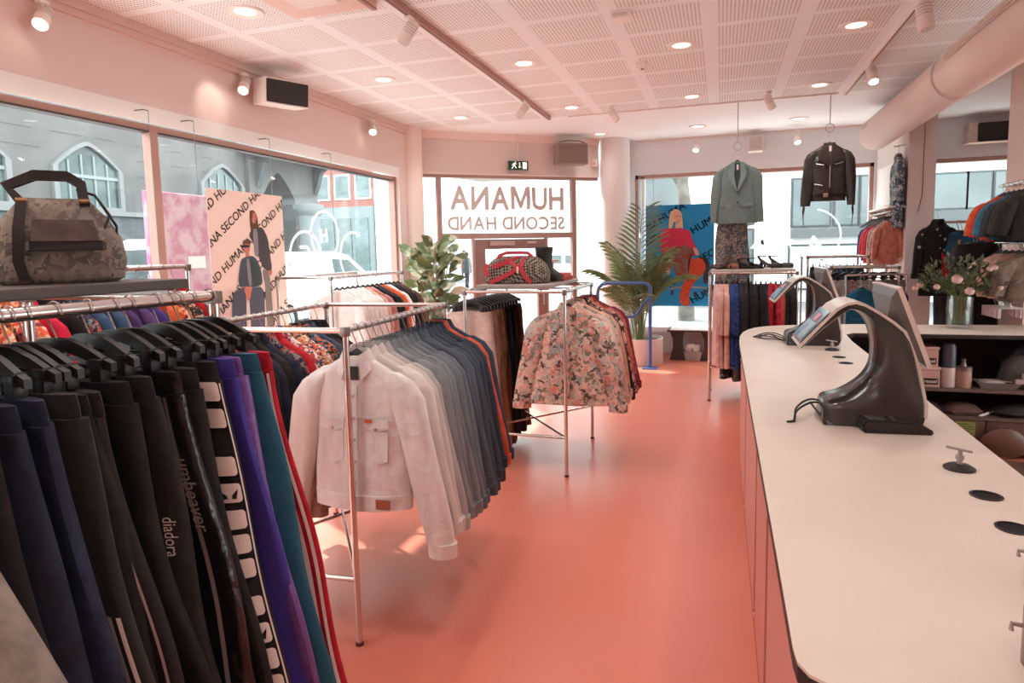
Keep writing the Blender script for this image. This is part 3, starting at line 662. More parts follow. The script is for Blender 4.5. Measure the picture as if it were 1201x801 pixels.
# white rounded squares with a bird emblem on two of them
def on_leg(key, z, u, off=.003):
    """point on the front of the right leg: u 0..1 runs from the inner part to the outer edge"""
    t, z0, Ln, ph, flr = r1[key]; cx, w, th_, am = leg_row(z0, Ln, z, 1, W1, flr, .026); q = -.2+1.17*u
    a = -math.acos(max(-1,min(1,copysign(abs(q)**(1/.75), q)))); p = Vector(rpt(cx, z, w, th_, ph+1, am, a)); return p + Vector((off*.5, -off, 0))
def at_leg(z, u):
    t, z0, Ln, ph, flr = r1['black white-squared']; cx, w, th_, am = leg_row(z0, Ln, z, 1, W1, flr, .026)
    return Vector(rpt(cx, z, w, th_, ph+1, am, radians(-72+62*u))) + Vector((.005, -.006, 0))
t = r1['black white-squared'][0]
sq = M('#eadbd0', .6)
for q, zc in enumerate((-.235,-.305,-.43,-.50,-.57,-.635,-.70,-.80,-.87,-.935,-1.0,-1.06,-1.12)):
    b = BM(); hh = .025
    grid = [[at_leg(zc+hh*(1-2*a/6), .04+.92*bb/6) for bb in range(7)] for a in range(7)]
    for (a, bb) in ((0,0),(0,6),(6,0),(6,6)):
        grid[a][bb] = (grid[a][bb]+grid[a][bb+(1 if bb == 0 else -1)]+grid[a+(1 if a == 0 else -1)][bb])/3
    loft(b, grid, closed=False); o = O('logo_square', b, sq, t)
    if q in (3, 8):
        b = BM()
        for s in (-1, 1):
            for (a0, h0) in ((0,0),(.35,.12),(.7,.24)):
                pts = [(.5+s*(.04), .35-h0*.5), (.5+s*(.36-.1*a0), .72-h0), (.5+s*(.30-.1*a0), .45-h0)]
                poly(b, [at_leg(zc-hh+2*hh*v_, .04+.92*u_)+Vector((.001,-.003,0)) for u_, v_ in pts])
        O('logo_bird', b, BLKM, o, False)
# word on the lettered trousers, script on the glossy ones
def leg_text(cw, s, size, zc, u, m):
    b = text_bm(s, size, 0, .0)
    for v in b.verts: v.co = on_leg(cw, zc - v.co.x, min(1, u + v.co.y*9), .007)
    return O('logo_text', b, m, r1[cw][0], False)
leg_text('black lettered', 'diadora', .030, -.48, .76, M('#d9cbc2', .6))
leg_text('glossy black', 'umbeaver', .045, -.36, .66, M('#b5a59e', .5))
# grey wool jacket nearest the camera, sleeve swinging out
GW = cl('#85786f', '#74685f', sc=30)
t = mk_top(5, .8, .26, .24, .05, .62, .42, .085, .05, 'jacket')(); t.location = (X1+.12, .50, Z1); t.scale = (1.22,1,1); tag(t, 'grey wool jacket in the bottom left corner, nearest the camera', 'jacket')
for ch in bpy.data.objects:
    p = ch.parent
    if p == t or (p and p.parent == t):
        if not ch.name.startswith(KEEP): ch.data.materials[0] = GW
hang('top', X1+.12, .50, Z1, 0, 'grey wool jacket nearest the camera', 'coat hangers on the left rack', .2, .018, .1)
# ---- R1 left rail and the window rack behind (printed clothes)
PRN = fl('#d8473b', ['#f08a5a','#2b2330','#e9b48c','#b52f45','#39563f'], 34); PRN2 = fl('#ee6a4c', ['#f3b08a','#7d2c3a','#d88a3c','#e9d0b0'], 36)
DKP = fl('#1f1d24', ['#7d8a8c','#2d3140','#b5524a'], 40); GREY = cl('#9aa29c','#8b938f'); RED = cl('#c9202e','#b01826'); 
OR = cl('#e0673a','#cf5930'); PUR = cl('#5d4576','#4b3668'); DNB = den('#3d5a7a','#2c4461')
cols = [(cl('#a8b9c2','#98a9b2'),'pale blue'),(GREY,'grey green'),(GREY,'ash grey'),(DKP,'dark printed'),(BL0,'black'),(PRN,'red printed'),(DKP,'dark leafy'),(PRN2,'orange printed'),(PRN,'red flowered'),(PRN2,'coral printed'),(PRN,'scarlet printed'),(PRN2,'peach printed'),(cl('#d92547','#c01c3c'),'hot pink'),(BL0,'black'),(DKP,'dark dotted'),(DNB,'blue denim'),(DNB,'mid denim'),(PUR,'purple'),(PUR,'plum'),(cl('#43357c'),'violet'),(OR,'orange'),(PRN2,'orange patterned'),(fl('#4a4a38',['#c9b09a','#2f2c2a','#8c3b3a'],40),'green patterned'),(RED,'red')]
row('topA', lambda v: mk_top(v+1, .72, .2, .2, .03, .5, .04, .055, .028, 'shirt', .8), ((-2.78,1.0,1.60),(-2.78,2.72,1.60)), cols, 'shirt', 'behind the bag shelf', 'printed shirts by the left window', 'shirt')
# ---- rack A, right rail: denim jackets
LT = [('#e6e0dc','#cfc8c3'),('#d9d2cc','#c2b9b2'),('#cec5bf','#b5aca5'),('#b3b0af','#999696')]; MD = [('#898c8d','#6e7274'),('#7a8185','#61686d'),('#808588','#666c70'),('#6f767b','#575e64'),('#687178','#505960')]
DK = [('#4c5660','#3a434d'),('#525d68','#3e4852'),('#3f4954','#303a45'),('#39434f','#2b343f'),('#323c48','#252e39'),('#2b3541','#202932')]
cols = [(den(*c),'pale stone') for c in LT[:3]] + [(den(*LT[3]),'ash grey')] + [(den(*c),'washed grey blue') for c in MD] + [(den(*c),'mid blue') for c in DK[:3]] + [(den(*c),'dark blue') for c in DK[3:]] + [(cl('#c4553a','#a8462f'),'rust edged'),(den('#2d3a4d','#222c3c'),'indigo')]
PLD = 'from the near row end'
dj = row('denim', lambda v: mk_top(v, .73, .21, .225, .047, .72, .13, .074, .047, 'jacket'), ((-1.446,2.28,1.343),(-1.540,3.40,1.343)), cols, 'denim jacket', PLD, 'denim jackets on the chrome rack', 'jacket', rz=.084, nv=3, rr=.0135, scj=.05, name='denim_jacket')
# leather patch and red tab on the first one
f0 = dj[0]; b = BM(); box(b, .09,.155,-.066,-.060,-.725,-.685,.002); O('patch', b, M('#9c5a3c',.6), f0, False)
b = BM(); box(b, .055,.085,-.066,-.058,-.372,-.36); O('tab', b, M('#c8553a',.6), f0, False)
b = BM(); box(b, -.022,.022,-.040,-.036,-.205,-.15); O('neck_label', b, M('#3b3836',.8), f0, False)
b = BM(); box(b, -.055,.055,-.002,.004,-.13,-.098); O('neck_label', b, M('#3f4650',.8), f0, False)
# ---- rack A, left rail
cols = [(BL0,'black'),(BL1,'black'),(NAVY,'navy'),(BL0,'black'),(NAVY,'navy'),(BL1,'black'),(NAVY,'navy'),(DKP,'dark printed'),(RED,'red'),(fl('#d9cfc4',['#39456b','#c94a3a','#efe6da'],40),'white blue flowered'),(fl('#dd5b3f',['#f0e0cc','#34405c','#e59a6a'],40),'coral flowered'),(fl('#d6cab4',['#b5483a','#4b5a48','#efe3d0'],38),'cream flowered'),(fl('#2f4a4a',['#d86a3a','#6b7f92','#1f2a2f'],40),'teal flowered'),(den('#4c596b','#3a4656'),'slate'),(BL0,'black'),(BL1,'charcoal')]
row('topB', lambda v: mk_top(v+3, .74, .2, .21, .045, .58, .05, .058, .04, 'shirt'), ((-2.215,2.22,1.343),(-2.31,3.30,1.343)), cols, 'shirt', 'on the inner rail', 'shirts on the inner rail', 'shirt', rr=.0135)
# ---- rack B left rail: trousers shown from the front
CRE = cl('#dcc5bc','#cdb4ab'); TAN = cl('#a88468','#967358'); BRN = cl('#6d4b3a','#5c3e30')
cols = [(CRE,'cream'),(CRE,'pale pink'),(cl('#b59684','#a58674'),'sand'),(TAN,'tan corduroy'),(TAN,'camel corduroy'),(BRN,'brown corduroy'),(BL0,'black'),(NAVY,'navy'),(BL1,'soft black'),(BL0,'jet black'),(cl('#5a2b2b','#4a2222'),'dark wine'),(BRN,'dark brown')]
row('trB', lambda v: mk_trousers(v+2, -.165, 1.08, .03, th=.034), ((-1.82,4.45,1.352),(-1.82,5.34,1.352)), cols, 'trousers', 'under the red bag', 'trousers on the bag rack', 'trousers', hk='clip', rr=.0135, drop=.09, name='trousers')
# ---- rack B right rail: blouses
FLO = fl('#d3ab9c', ['#aeb2ae','#dcb7a8','#9ea39f','#cf9f90','#857c6e','#c9887a','#c0bcb0','#8a7a6a','#d8c2b4','#55524a','#e0bdae'], 30)
cols = [(FLO,'large flowered'),(cl('#d3b0a2','#c29f92'),'pink beige'),(fl('#9a9284',['#c9a99a','#5a5f58','#d9c0b0'],26),'grey flowered'),(cl('#cf9a86','#c08a76'),'salmon'),(BL0,'black'),(fl('#2a2422',['#c9a99a','#4a2a2a','#8c6a5a'],30),'black dotted'),(cl('#c4694d','#b05a40'),'terracotta'),(fl('#6a1f2c',['#8f3a44','#54141f','#b0606a'],36),'wine printed'),(cl('#7a2433','#6a1c2a'),'wine red')]
row('blB', lambda v: mk_top(v+6, .80, .225, .30, .05, .64, .12, .085, .055, 'shirt'), ((-1.055,4.47,1.352),(-1.055,5.36,1.352)), cols, 'blouse', 'from the blouse row front', 'blouses on the bag rack', 'shirt', rr=.0135, name='blouse', nv=3)
# ---- rack C: edge-on dresses
PK = cl('#cfaaa2','#c29a92'); BLU = cl('#24386e','#1b2c5a')
cols = [(PK,'dusty pink'),(PK,'rose pink'),(cl('#d6a894','#c99884'),'peach'),(cl('#20407c','#1a3468'),'royal blue'),(fl('#1d2c55',['#2f4a86','#152042'],50),'blue sequinned'),(NAVY,'navy'),(BL1,'charcoal'),(BL0,'black'),(BL1,'black brown'),(BL0,'jet black'),(NAVY,'ink blue'),(cl('#a3222e','#8c1a26'),'red'),(fl('#a81e2e',['#7d1522','#c9424a'],60),'red dotted'),(cl('#b54a44','#9c3a36'),'brick red'),(BL0,'plain black'),(BL1,'faded black')]
row('drC', lambda v: mk_top(v+2, .95, .19, .24, .04, .42, .03, .055, .036, 'dress'), ((-.06,7.064,1.37),(.70,7.064,1.37)), cols, 'dress', 'from left below the shoes', 'dresses under the shoe shelf', 'dress', rz=pi/2, rr=.015, jit=.08, name='dress')
hangs = [(fl('#3a342c',['#6d665a','#23201c','#8c8478'],30),'dark flowered'),(cl('#77766c','#66655c'),'grey'),(fl('#24211e',['#c9b7a4','#3a352f'],40),'black flowered')]
row('drC2', lambda v: mk_trousers(v+1, -.165, 1.04, .02, th=.03), ((.0,7.56,1.37),(.35,7.56,1.37)), hangs, 'trousers', 'on the rear shoe-rack rail', 'trousers on the rear rail', 'trousers', rz=pi/2, hk='clip', rr=.015, drop=.09, name='trousers')
# ---- rack D dark, rack E jeans
cols = [(BL0,'black velvet'),(BL1,'charcoal'),(fl('#2c2a2a',['#5a5652','#1c1a1a'],30),'grey flecked'),(NAVY,'navy'),(cl('#25406b','#1d3458'),'blue'),(NAVY2,'dark blue'),(cl('#2c4f66','#234054'),'petrol'),(NAVY,'midnight')]
row('skD', lambda v: mk_top(v+3, 1.0, .17, .2, .045, .0, .03, .05, .04, 'dress'), ((1.0,8.35,1.50),(1.58,8.35,1.50)), cols, 'dress', 'from left behind the shoes', 'dark dresses by the rear window', 'dress', rz=pi/2, rr=.0135, jit=.1, name='dress')
cols = [(cl('#8d8986','#777370'),'grey marl'),(den('#b9b3ad','#a19a94'),'stone'),(den('#a8a29d','#918b86'),'washed grey'),(fl('#8c847e',['#6a625c','#a89a90','#a84a4a'],40),'grey printed'),(den('#b0a8a2','#978f89'),'ash'),(den('#9c948f','#857e79'),'smoke grey'),(cl('#8a8480','#7a7470'),'dark grey')]
row('jnE', lambda v: mk_trousers(v+4, -.14, 1.1, .02, th=.03), ((1.17,7.75,1.39),(1.78,7.75,1.39)), cols, 'jeans', 'from left on the low rack', 'grey jeans on the low rack', 'trousers', rz=.55, hk='clip', rr=.0135, drop=.07, name='jeans')
TEAL = cl('#1c5f7d','#154d68')
for i, (x, y, z, m, cw) in enumerate(((1.36,7.25,1.30,TEAL,'teal blue sleeveless'),(1.62,7.4,1.33,cl('#1f2a55','#182048'),'dark blue'))):
    inst(('vest',i), mk_top(i, .62, .19, .19, .05, 0, .05, .06, .04, 'dress'), (x,y,z), .12-.3*i, m, '%s top hanging at the counter end before the jeans' % cw, 'top', 'tops before the jeans').name = 'sleeveless_top'
    hang('top', x, y, z, .12-.3*i, '%s top before the jeans' % cw, 'hangers: tops before the jeans', .22)
t = T('clothes_rail', 'short chrome rail stand carrying the teal blue top', 'clothes rail', (1.5,7.3,0), world=True); b = BM(); tube(b, [(1.2,7.2,1.33),(1.8,7.44,1.33)], .011, 10); O('hanging_rail', b, CHROME, t); b = BM(); tube(b, [(1.8,7.44,0),(1.8,7.44,1.33)], .012, 10); O('post', b, CHROME, t); b = BM(); tube(b, [(1.2,7.2,0),(1.2,7.2,1.33)], .012, 10); O('post', b, CHROME, t)
# ---- white rack by the rubber plant
WH = cl('#f2eeea','#e8e3df')
cols = [(WH,'white'),(WH,'bright white'),(WH,'plain white'),(WH,'ivory'),(WH,'snow white'),(cl('#e3b8aa','#d8a898'),'blush pink'),(cl('#c9908a','#bb8078'),'old rose'),(BL1,'charcoal'),(NAVY,'navy'),(OR,'orange'),(WH,'off white'),(BL0,'black'),(BL1,'black brown'),(BRN,'brown')]
row('topF', lambda v: mk_top(v+2, .75, .21, .22, .05, .56, .05, .065, .045, 'knit'), ((-3.2,4.80,1.45),(-3.2,6.0,1.45)), cols, 'jumper', 'by the rubber plant', 'jumpers on the window rack', 'jumper', rr=.0135, name='jumper')
# ---- right hand wall rails
cols = [(cl('#23211f','#2c2927'),'black'),(cl('#3a3431','#2f2a27'),'charcoal'),(cl('#2c3038','#23262d'),'graphite'),(cl('#39424f','#2e3641'),'slate blue'),(cl('#3a7d93','#2f6a7e'),'turquoise'),(cl('#c23a34','#ab2d2a'),'red'),(cl('#e0663a','#cf562d'),'orange')]
row('upR', lambda v: mk_top(v+1, .55, .2, .2, .045, .34, .06, .08, .05, 'knit'), ((2.3,5.95,2.12),(2.3,6.64,2.12)), cols, 'fleece', 'on the upper right rail', 'fleeces on the upper right rail', 'fleece', name='fleece', rr=.012, drop=.07, sc=(.82,1,.80))
cols = [(cl('#7d6b5e','#6c5b4f'),'brown'),(cl('#8a7a6a','#786a5c'),'olive brown'),(cl('#c49a88','#b58a78'),'dusty pink'),(cl('#cfa594','#c09584'),'salmon pink'),(cl('#d8b0a0','#c9a090'),'pale pink'),(cl('#dcb8a8','#cda898'),'blush pink')]
row('loR', lambda v: mk_top(v+2, .55, .2, .2, .05, .34, .06, .085, .055, 'knit'), ((2.3,5.95,1.63),(2.3,6.66,1.63)), cols, 'fluffy cardigan', 'on the middle right rail', 'cardigans on the middle right rail', 'cardigan', name='cardigan', rr=.012, drop=.07, sc=(.82,1,.80))
WCL = M('#d8c6c0', .5); PKC = M('#c9808a', .5)
def mk_white():
    t = T('clip_hanger', '', ''); b = BM(); R = .016
    tube(b, [(R*cos(a),0,R*sin(a)) for a in [radians(-20+25*k) for k in range(9)]]+[(0,0,-.05)], .0022, 6); O('hook', b, WIRE, t)
    b = BM(); box(b, -.10,.10,-.005,.005,-.062,-.052,.003); O('bar', b, WCL, t)
    for s in (-1,1): b = BM(); box(b, s*.085-.012,s*.085+.012,-.01,.01,-.14,-.055,.003); O('clip', b, WCL, t)
    return t
for i in range(9): inst('whang', mk_white, (2.3,6.31+i*.042,1.14), R_.uniform(-.1,.1), None, 'empty white clip hanger, %s from the camera on the lowest right rail' % ORD[i], 'hanger', 'white clip hangers on the lowest right rail')
for i, (y, m, cw) in enumerate(((6.98,BL0,'black'),(7.06,cl('#3d3531','#332c28'),'dark brown'))):
    inst(('lng',i), mk_trousers(i+3, -.1, 1.25, .0, th=.05), (2.2,y-.14,1.72), .1, m, '%s long trousers hanging behind the lower right knitwear' % cw, 'trousers', 'long dark trousers').name = 'trousers'
# partition rail
cols = [(cl('#d98a78','#c97866'),'coral patterned'),(fl('#d3a090',['#c9655a','#e5c7b5','#7d8a88'],36),'pink patterned'),(fl('#cfc0b4',['#c23a44','#8c948c'],60),'cream dotted'),(cl('#b5202c','#9c1824'),'dark red'),(cl('#c9303a','#b0242e'),'red'),(cl('#d2404a','#bb3038'),'bright red'),(cl('#25507a','#1c4066'),'blue')]
row('ptR', lambda v: mk_top(v+3, .62, .19, .2, .05, .36, .04, .07, .05, 'knit'), ((1.9,8.66,2.02),(1.9,9.7,2.02)), cols, 'top', 'on the partition rail', 'tops on the partition rail', 'top', rr=.011, name='top', drop=.06, sc=(.6,1,1))
t = inst(('chk',0), mk_top(3, .95, .14, .17, .05, .5, .02, .05, .04, 'shirt'), (1.98,8.75,2.78), pi/2, fl('#5a6a76',['#2b3036','#b5b8b8','#3c5a78','#8c8a86'],30), 'checked blue and black shirt hung high beside the pillar', 'shirt', None); t.name = 'shirt'
hang('top', 1.98, 8.75, 2.78, pi/2, 'checked shirt hung high beside the pillar', 'wall hangers', .13)
t = T('coat_hook', 'small white hook above the checked shirt', 'hook', (2.05,8.75,2.78), world=True); b = BM(); tube(b, [(2.05,8.75,2.80),(1.93,8.75,2.78),(1.93,8.75,2.80)], .008, 8); O('arm', b, WHITE, t)
t = inst(('dot',0), mk_top(4, .95, .17, .19, .05, .55, .05, .05, .04, 'shirt'), (2.32,8.40,1.99), .25, M('#b9aaa2',.8,h2='#191616',kind='dots',sc=11,lo=.17,hi=.21), 'black blouse with white dots hanging on the square pillar', 'shirt', None); t.name = 'blouse'
t = inst(('rb',0), mk_top(2, .8, .24, .22, .06, .5, .03, .07, .05, 'dress'), (2.52,8.40,1.87), -.15, cl('#1f4f6c','#18405a'), 'petrol blue and red V neck jersey on the rear rail', 'top', None); t.name = 'jersey'
b = BM(); y = -.075; prism(b, [(-.19,y,-.28),(-.03,y-.003,-.52),(.19,y,-.24),(.2,y,-.75),(-.2,y,-.75)], (0,.02,0)); O('stripe_panel', b, cl('#a81a2a','#8f1422'), t, False)
b = BM(); box(b, -.012,.012,y-.012,y-.005,-.26,-.2); O('neck_label', b, M('#a8794a',.6), t, False)
for i, (dx, dy) in enumerate(((0,0.06),(.06,.14))):
    inst(('jk2',i), mk_top(i, .8, .24, .24, .05, .5, .05, .07, .05, 'knit'), (2.55+dx,8.45+dy,1.87), -.1, (cl('#8c8f92','#44474c'), BL1)[i], ('grey striped jersey behind the petrol blue one','black jersey behind the petrol blue one')[i], 'top', 'jerseys on the rear rail').name = 'jersey'
t = inst(('coat',0), mk_top(7, 1.3, .2, .24, .07, .6, .02, .06, .05, 'knit'), (3.0,8.7,1.92), .1, cl('#4a4644','#3c3836',sc=40), 'long dark grey coat hanging before the rear window', 'coat', None); t.name = 'coat'
t = inst(('long',0), mk_trousers(9, -.1, 1.4, .0, th=.06), (2.56,8.68,1.45), .2, den('#5a646e','#3a434c'), 'dark blue jeans hanging below the petrol blue jersey', 'trousers', None); t.name = 'jeans'
for (k_, x, y, z, rz, h) in (('top',2.32,8.40,1.99,.25,'black blouse with white dots'),('top',2.52,8.40,1.87,-.15,'petrol blue and red jersey'),('top',2.55,8.51,1.87,-.1,'grey striped jersey'),('top',2.61,8.59,1.87,-.1,'black jersey'),('top',3.0,8.7,1.92,.1,'long dark grey coat'),('clip',2.56,8.68,1.45,.2,'dark blue jeans below the jersey'),('clip',2.2,6.84,1.72,.1,'black long trousers'),('clip',2.2,6.92,1.72,.1,'dark brown long trousers')):
    hang(k_, x, y, z, rz, h, 'hangers by the right window', .2)

for i in range(12): hang('clip', -3.30, 1.25+i*.125, 1.60, R_.uniform(-.1,.1), 'nothing, %s from the camera on the rail by the left window' % ORD[i], 'empty hangers by the left window', .2)
# ------------------------------------------------------------------ counter
CT = M('#d6cabd', .42, h2='#d2c5b7', kind='noise', sc=3, spec=.4); EDGE = M('#2c2422', .5); CZ = .95
t = T('counter_worktop', 'long cream L-shaped counter worktop with a dark edge', 'worktop', (.5,3.5,CZ), world=True)
out = [(.17,1.065),(.145,1.08),(.13,1.11),(.127,1.15),(.129,2.5),(.132,4.9),(.145,5.25),(.175,5.5),(.22,5.68),(.28,5.82),(.36,5.93),(.46,6.0),(.6,6.06),(.85,6.13),(1.1,6.2),(2.44,6.30),(2.44,5.66),(1.0,5.60),(.93,5.5),(.905,5.1),(.865,2.4),(.85,1.06)]
b = BM(); prism(b, [(x,y,CZ-.006) for x,y in out], (0,0,.006)); O('top_surface', b, CT, t, False)
b = BM(); prism(b, [(x,y,CZ-.036) for x,y in out], (0,0,.03)); O('edge_band', b, EDGE, t, False)
CORAL = M('#d09085', .5, spec=.4)
ys = [1.14, 2.055, 2.69, 3.85, 4.9]
nm = ['nearest the camera','second from the camera','third from the camera','fourth from the camera, before the rounded end']
for i in range(4):
    y0, y1 = ys[i], ys[i+1]; g = .05 if i == 0 else .042
    t = T('counter_cabinet', 'coral counter cabinet under the worktop, ' + nm[i], 'cabinet', (.5,(y0+y1)/2,0), group='coral counter cabinets', world=True)
    b = BM(); box(b, .17,.80,y0,y1,.10,CZ-.037); O('carcass', b, M('#2a1a17',.7), t, False)
    b = BM(); box(b, .145,.168,y0+g,y1-g,.115,CZ-.04,.002); O('door', b, CORAL, t, False)
    b = BM(); box(b, .152,.78,y0+.002,y1-.002,0,.10); O('plinth', b, M('#b96a60',.6), t, False)
    for z_ in (CZ-.13, .13): b = BM(); box(b, .141,.146,y1-.03,y1-.012,z_,z_+.015); O('screw_cap', b, M('#d9b0a6',.3), t, False)
pts = [(.8,4.92),(.168,4.92),(.18,5.25),(.21,5.48),(.27,5.70),(.36,5.86),(.5,5.95),(.8,6.0)]
b = BM(); prism(b, [(x,y,0) for x,y in pts], (0,0,CZ-.037)); tag(O('counter_end', b, CORAL, loc=(.5,5.4,0), smooth=True), 'rounded coral end section of the counter', 'cabinet')
# back counter with open shelves
t = T('shelf_unit', 'dark open shelf unit under the rear counter', 'shelf unit', (1.7,5.95,0), world=True); DK_ = M('#3b302c', .6); MD_ = M('#6b564e', .55)
b = BM(); box(b, .96,2.44,6.2,6.22,0,CZ-.037); O('back_panel', b, DK_, t, False)
for x in (.96, 2.42): b = BM(); box(b, x,x+.02,5.66,6.2,0,CZ-.037); O('side_panel', b, DK_, t, False)
for z in (.50, .285): b = BM(); box(b, .98,2.42,5.64,6.2,z,z+.022); O('shelf', b, MD_, t, False)
for x0, x1 in ((.985,1.93),(1.94,2.42)): b = BM(); box(b, x0,x1,5.645,5.665,.03,.28,.003); O('drawer_front', b, M('#6b4a3e',.5), t, False)
# ---- things on the shelves
def carton(x, y, z, lab):
    t = T('cardboard_box', lab, 'box', (x,y,z), group='cartons under the rear counter'); b = BM(); box(b, -.13,.13,-.12,.12,0,.135,.004); O('carton', b, M('#c9a093',.8), t, False)
    b = BM(); box(b, -.136,.136,-.126,.126,.137,.158,.004); O('lid', b, M('#d3aca0',.8), t, False)
    b = BM(); box(b, -.01,.115,-.1225,-.12,.02,.07); p = O('label_panel', b, M('#2a2322',.6), t, False)
    w = text_bm('Tressel', .038, 0, .0006); xf(w, Matrix.Translation((-.003,-.1232,.034)) @ Matrix.Rotation(pi/2,4,'X')); O('lettering', w, M('#e8d8cf',.6), p, False)
carton(1.50, 5.80, .522, 'pinkish cardboard box with dark label, lower of the stack'); carton(1.485, 5.81, .680, 'pinkish cardboard box with dark label, on top of the stack')
t = T('spray_bottle', 'tall blue grey bottle with white label beside the cartons', 'bottle', (1.70,5.74,.522)); b = BM(); lathe(b, [(.045,0),(.048,.01),(.048,.15),(.044,.16)]); O('bottle_body', b, M('#d3c2b8',.4), t); b = BM(); lathe(b, [(.047,.14),(.047,.31),(.04,.335),(.03,.34)]); O('cap', b, M('#4a4e5c',.35), t)
t = T('storage_jar', 'short pinkish jar with metal knob beside the blue bottle', 'jar', (1.80,5.74,.522)); b = BM(); lathe(b, [(.052,0),(.056,.01),(.056,.13),(.05,.135)]); O('jar_body', b, M('#b89384',.4), t); b = BM(); lathe(b, [(.058,.132),(.058,.16),(.02,.165),(.012,.2),(.02,.22),(.0,.225)]); O('lid', b, M('#8f827a',.3,.7), t)
t = T('plastic_tray', 'grey plastic tray with white papers on the middle shelf', 'tray', (2.02,5.76,.522)); b = BM(); loft(b, [[(-.11,-.07,0),(.11,-.07,0),(.11,.07,0),(-.11,.07,0)],[(-.14,-.09,.05),(.14,-.09,.05),(.14,.09,.05),(-.14,.09,.05)],[(-.125,-.08,.05),(.125,-.08,.05),(.125,.08,.05),(-.125,.08,.05)],[(-.10,-.06,.012),(.10,-.06,.012),(.10,.06,.012),(-.10,.06,.012)]]); O('tray_body', b, M('#7d7571',.4), t, False); b = BM(); box(b, -.09,.05,-.05,.06,.012,.052); box(b, -.2+.14,.1,-.04,.05,.052,.058); O('papers', b, M('#cfc4bd',.7), t, False)
t = T('plastic_bag', 'crumpled dark grey plastic bag on the middle shelf right', 'bag', (2.22,5.82,.522)); b = BM()
rr = random.Random(3); rings = [[(q*(1+.25*rr.random())*.13*cos(2*pi*k/14), q*(1+.25*rr.random())*.11*sin(2*pi*k/14), z) for k in range(14)] for q, z in ((.9,.0),(1.1,.05),(1.1,.13),(.95,.2),(.6,.26),(.3,.29))]; loft(b, rings); O('bag_body', b, M('#5b5451',.35), t); b = BM(); box(b, -.1,.08,-.15,-.12,.05,.085,.004); box(b, -.06,.02,-.16,-.13,.085,.13,.004); O('paper_roll', b, M('#b9aea8',.6), t); b = BM(); sphere(b, (.02,-.02,.27), .085, s=(1,.8,.7)); O('blue_cloth', b, M('#2f3c4d',.8), t)
t = T('marker_pen', 'white marker pen lying on the lower shelf', 'pen', (1.95,5.72,.318)); t.rotation_euler = (0,-.3,.4); b = BM(); tube(b, [(-.05,0,.0),(.03,0,.0)], .011, 10); O('barrel', b, M('#d8cfca',.4), t); b = BM(); tube(b, [(.03,0,0),(.065,0,0)], .012, 10); O('cap', b, M('#2a2523',.4), t)
for i, (x, c, l) in enumerate(((1.55,'#4a3a35','crumpled brown paper on the lower shelf at left'),(1.80,'#6a4f47','crumpled pinkish wrap on the lower shelf'),(2.15,'#3a3230','dark cloth bundle on lower shelf at right'))):
    b = BM(); rr = random.Random(i); loft(b, [[((q*(.10+.05*rr.random()))*cos(2*pi*k/12), (q*(.08+.05*rr.random()))*sin(2*pi*k/12), z) for k in range(12)] for q, z in ((1,0),(1.1,.03),(.7,.07),(.2,.085))]); o = O('crumpled_cloth', b, M(c,.8)); o.location = (x,5.78,.308); tag(o, l, 'cloth')
t = T('sticky_note', 'yellow green note stuck on the drawer front', 'note', (1.80,5.64,.2)); b = BM(); box(b, -.065,.065,-.003,.002,-.075,.07); O('paper', b, M('#8f9350',.7), t, False); b = BM()
for k in range(7): box(b, -.055,.03+.02*(k%3),-.0045,-.0032,.05-.018*k,.055-.018*k)
O('printed_lines', b, M('#4e5230',.7), t, False)
t = T('plastic_bag', 'orange translucent bag hanging before the rear drawers', 'bag', (2.04,5.59,.03)); t.scale = (.85,.9,.9); b = BM(); rr = random.Random(9)
loft(b, [[(q*(1+.15*rr.random())*.15*cos(2*pi*k/16), q*.035*(1+.3*rr.random())*sin(2*pi*k/16), z) for k in range(16)] for q, z in ((.6,0),(.95,.04),(1.1,.1),(1,.17),(.6,.22),(.3,.24))]); O('bag_body', b, M('#6b493b',.4), t); b = BM(); tube(b, [(-.05,0,.22),(-.03,.02,.25),(.03,.02,.25),(.05,0,.22)], .006, 6); O('bag_handle', b, M('#6f4c3e',.4), t)
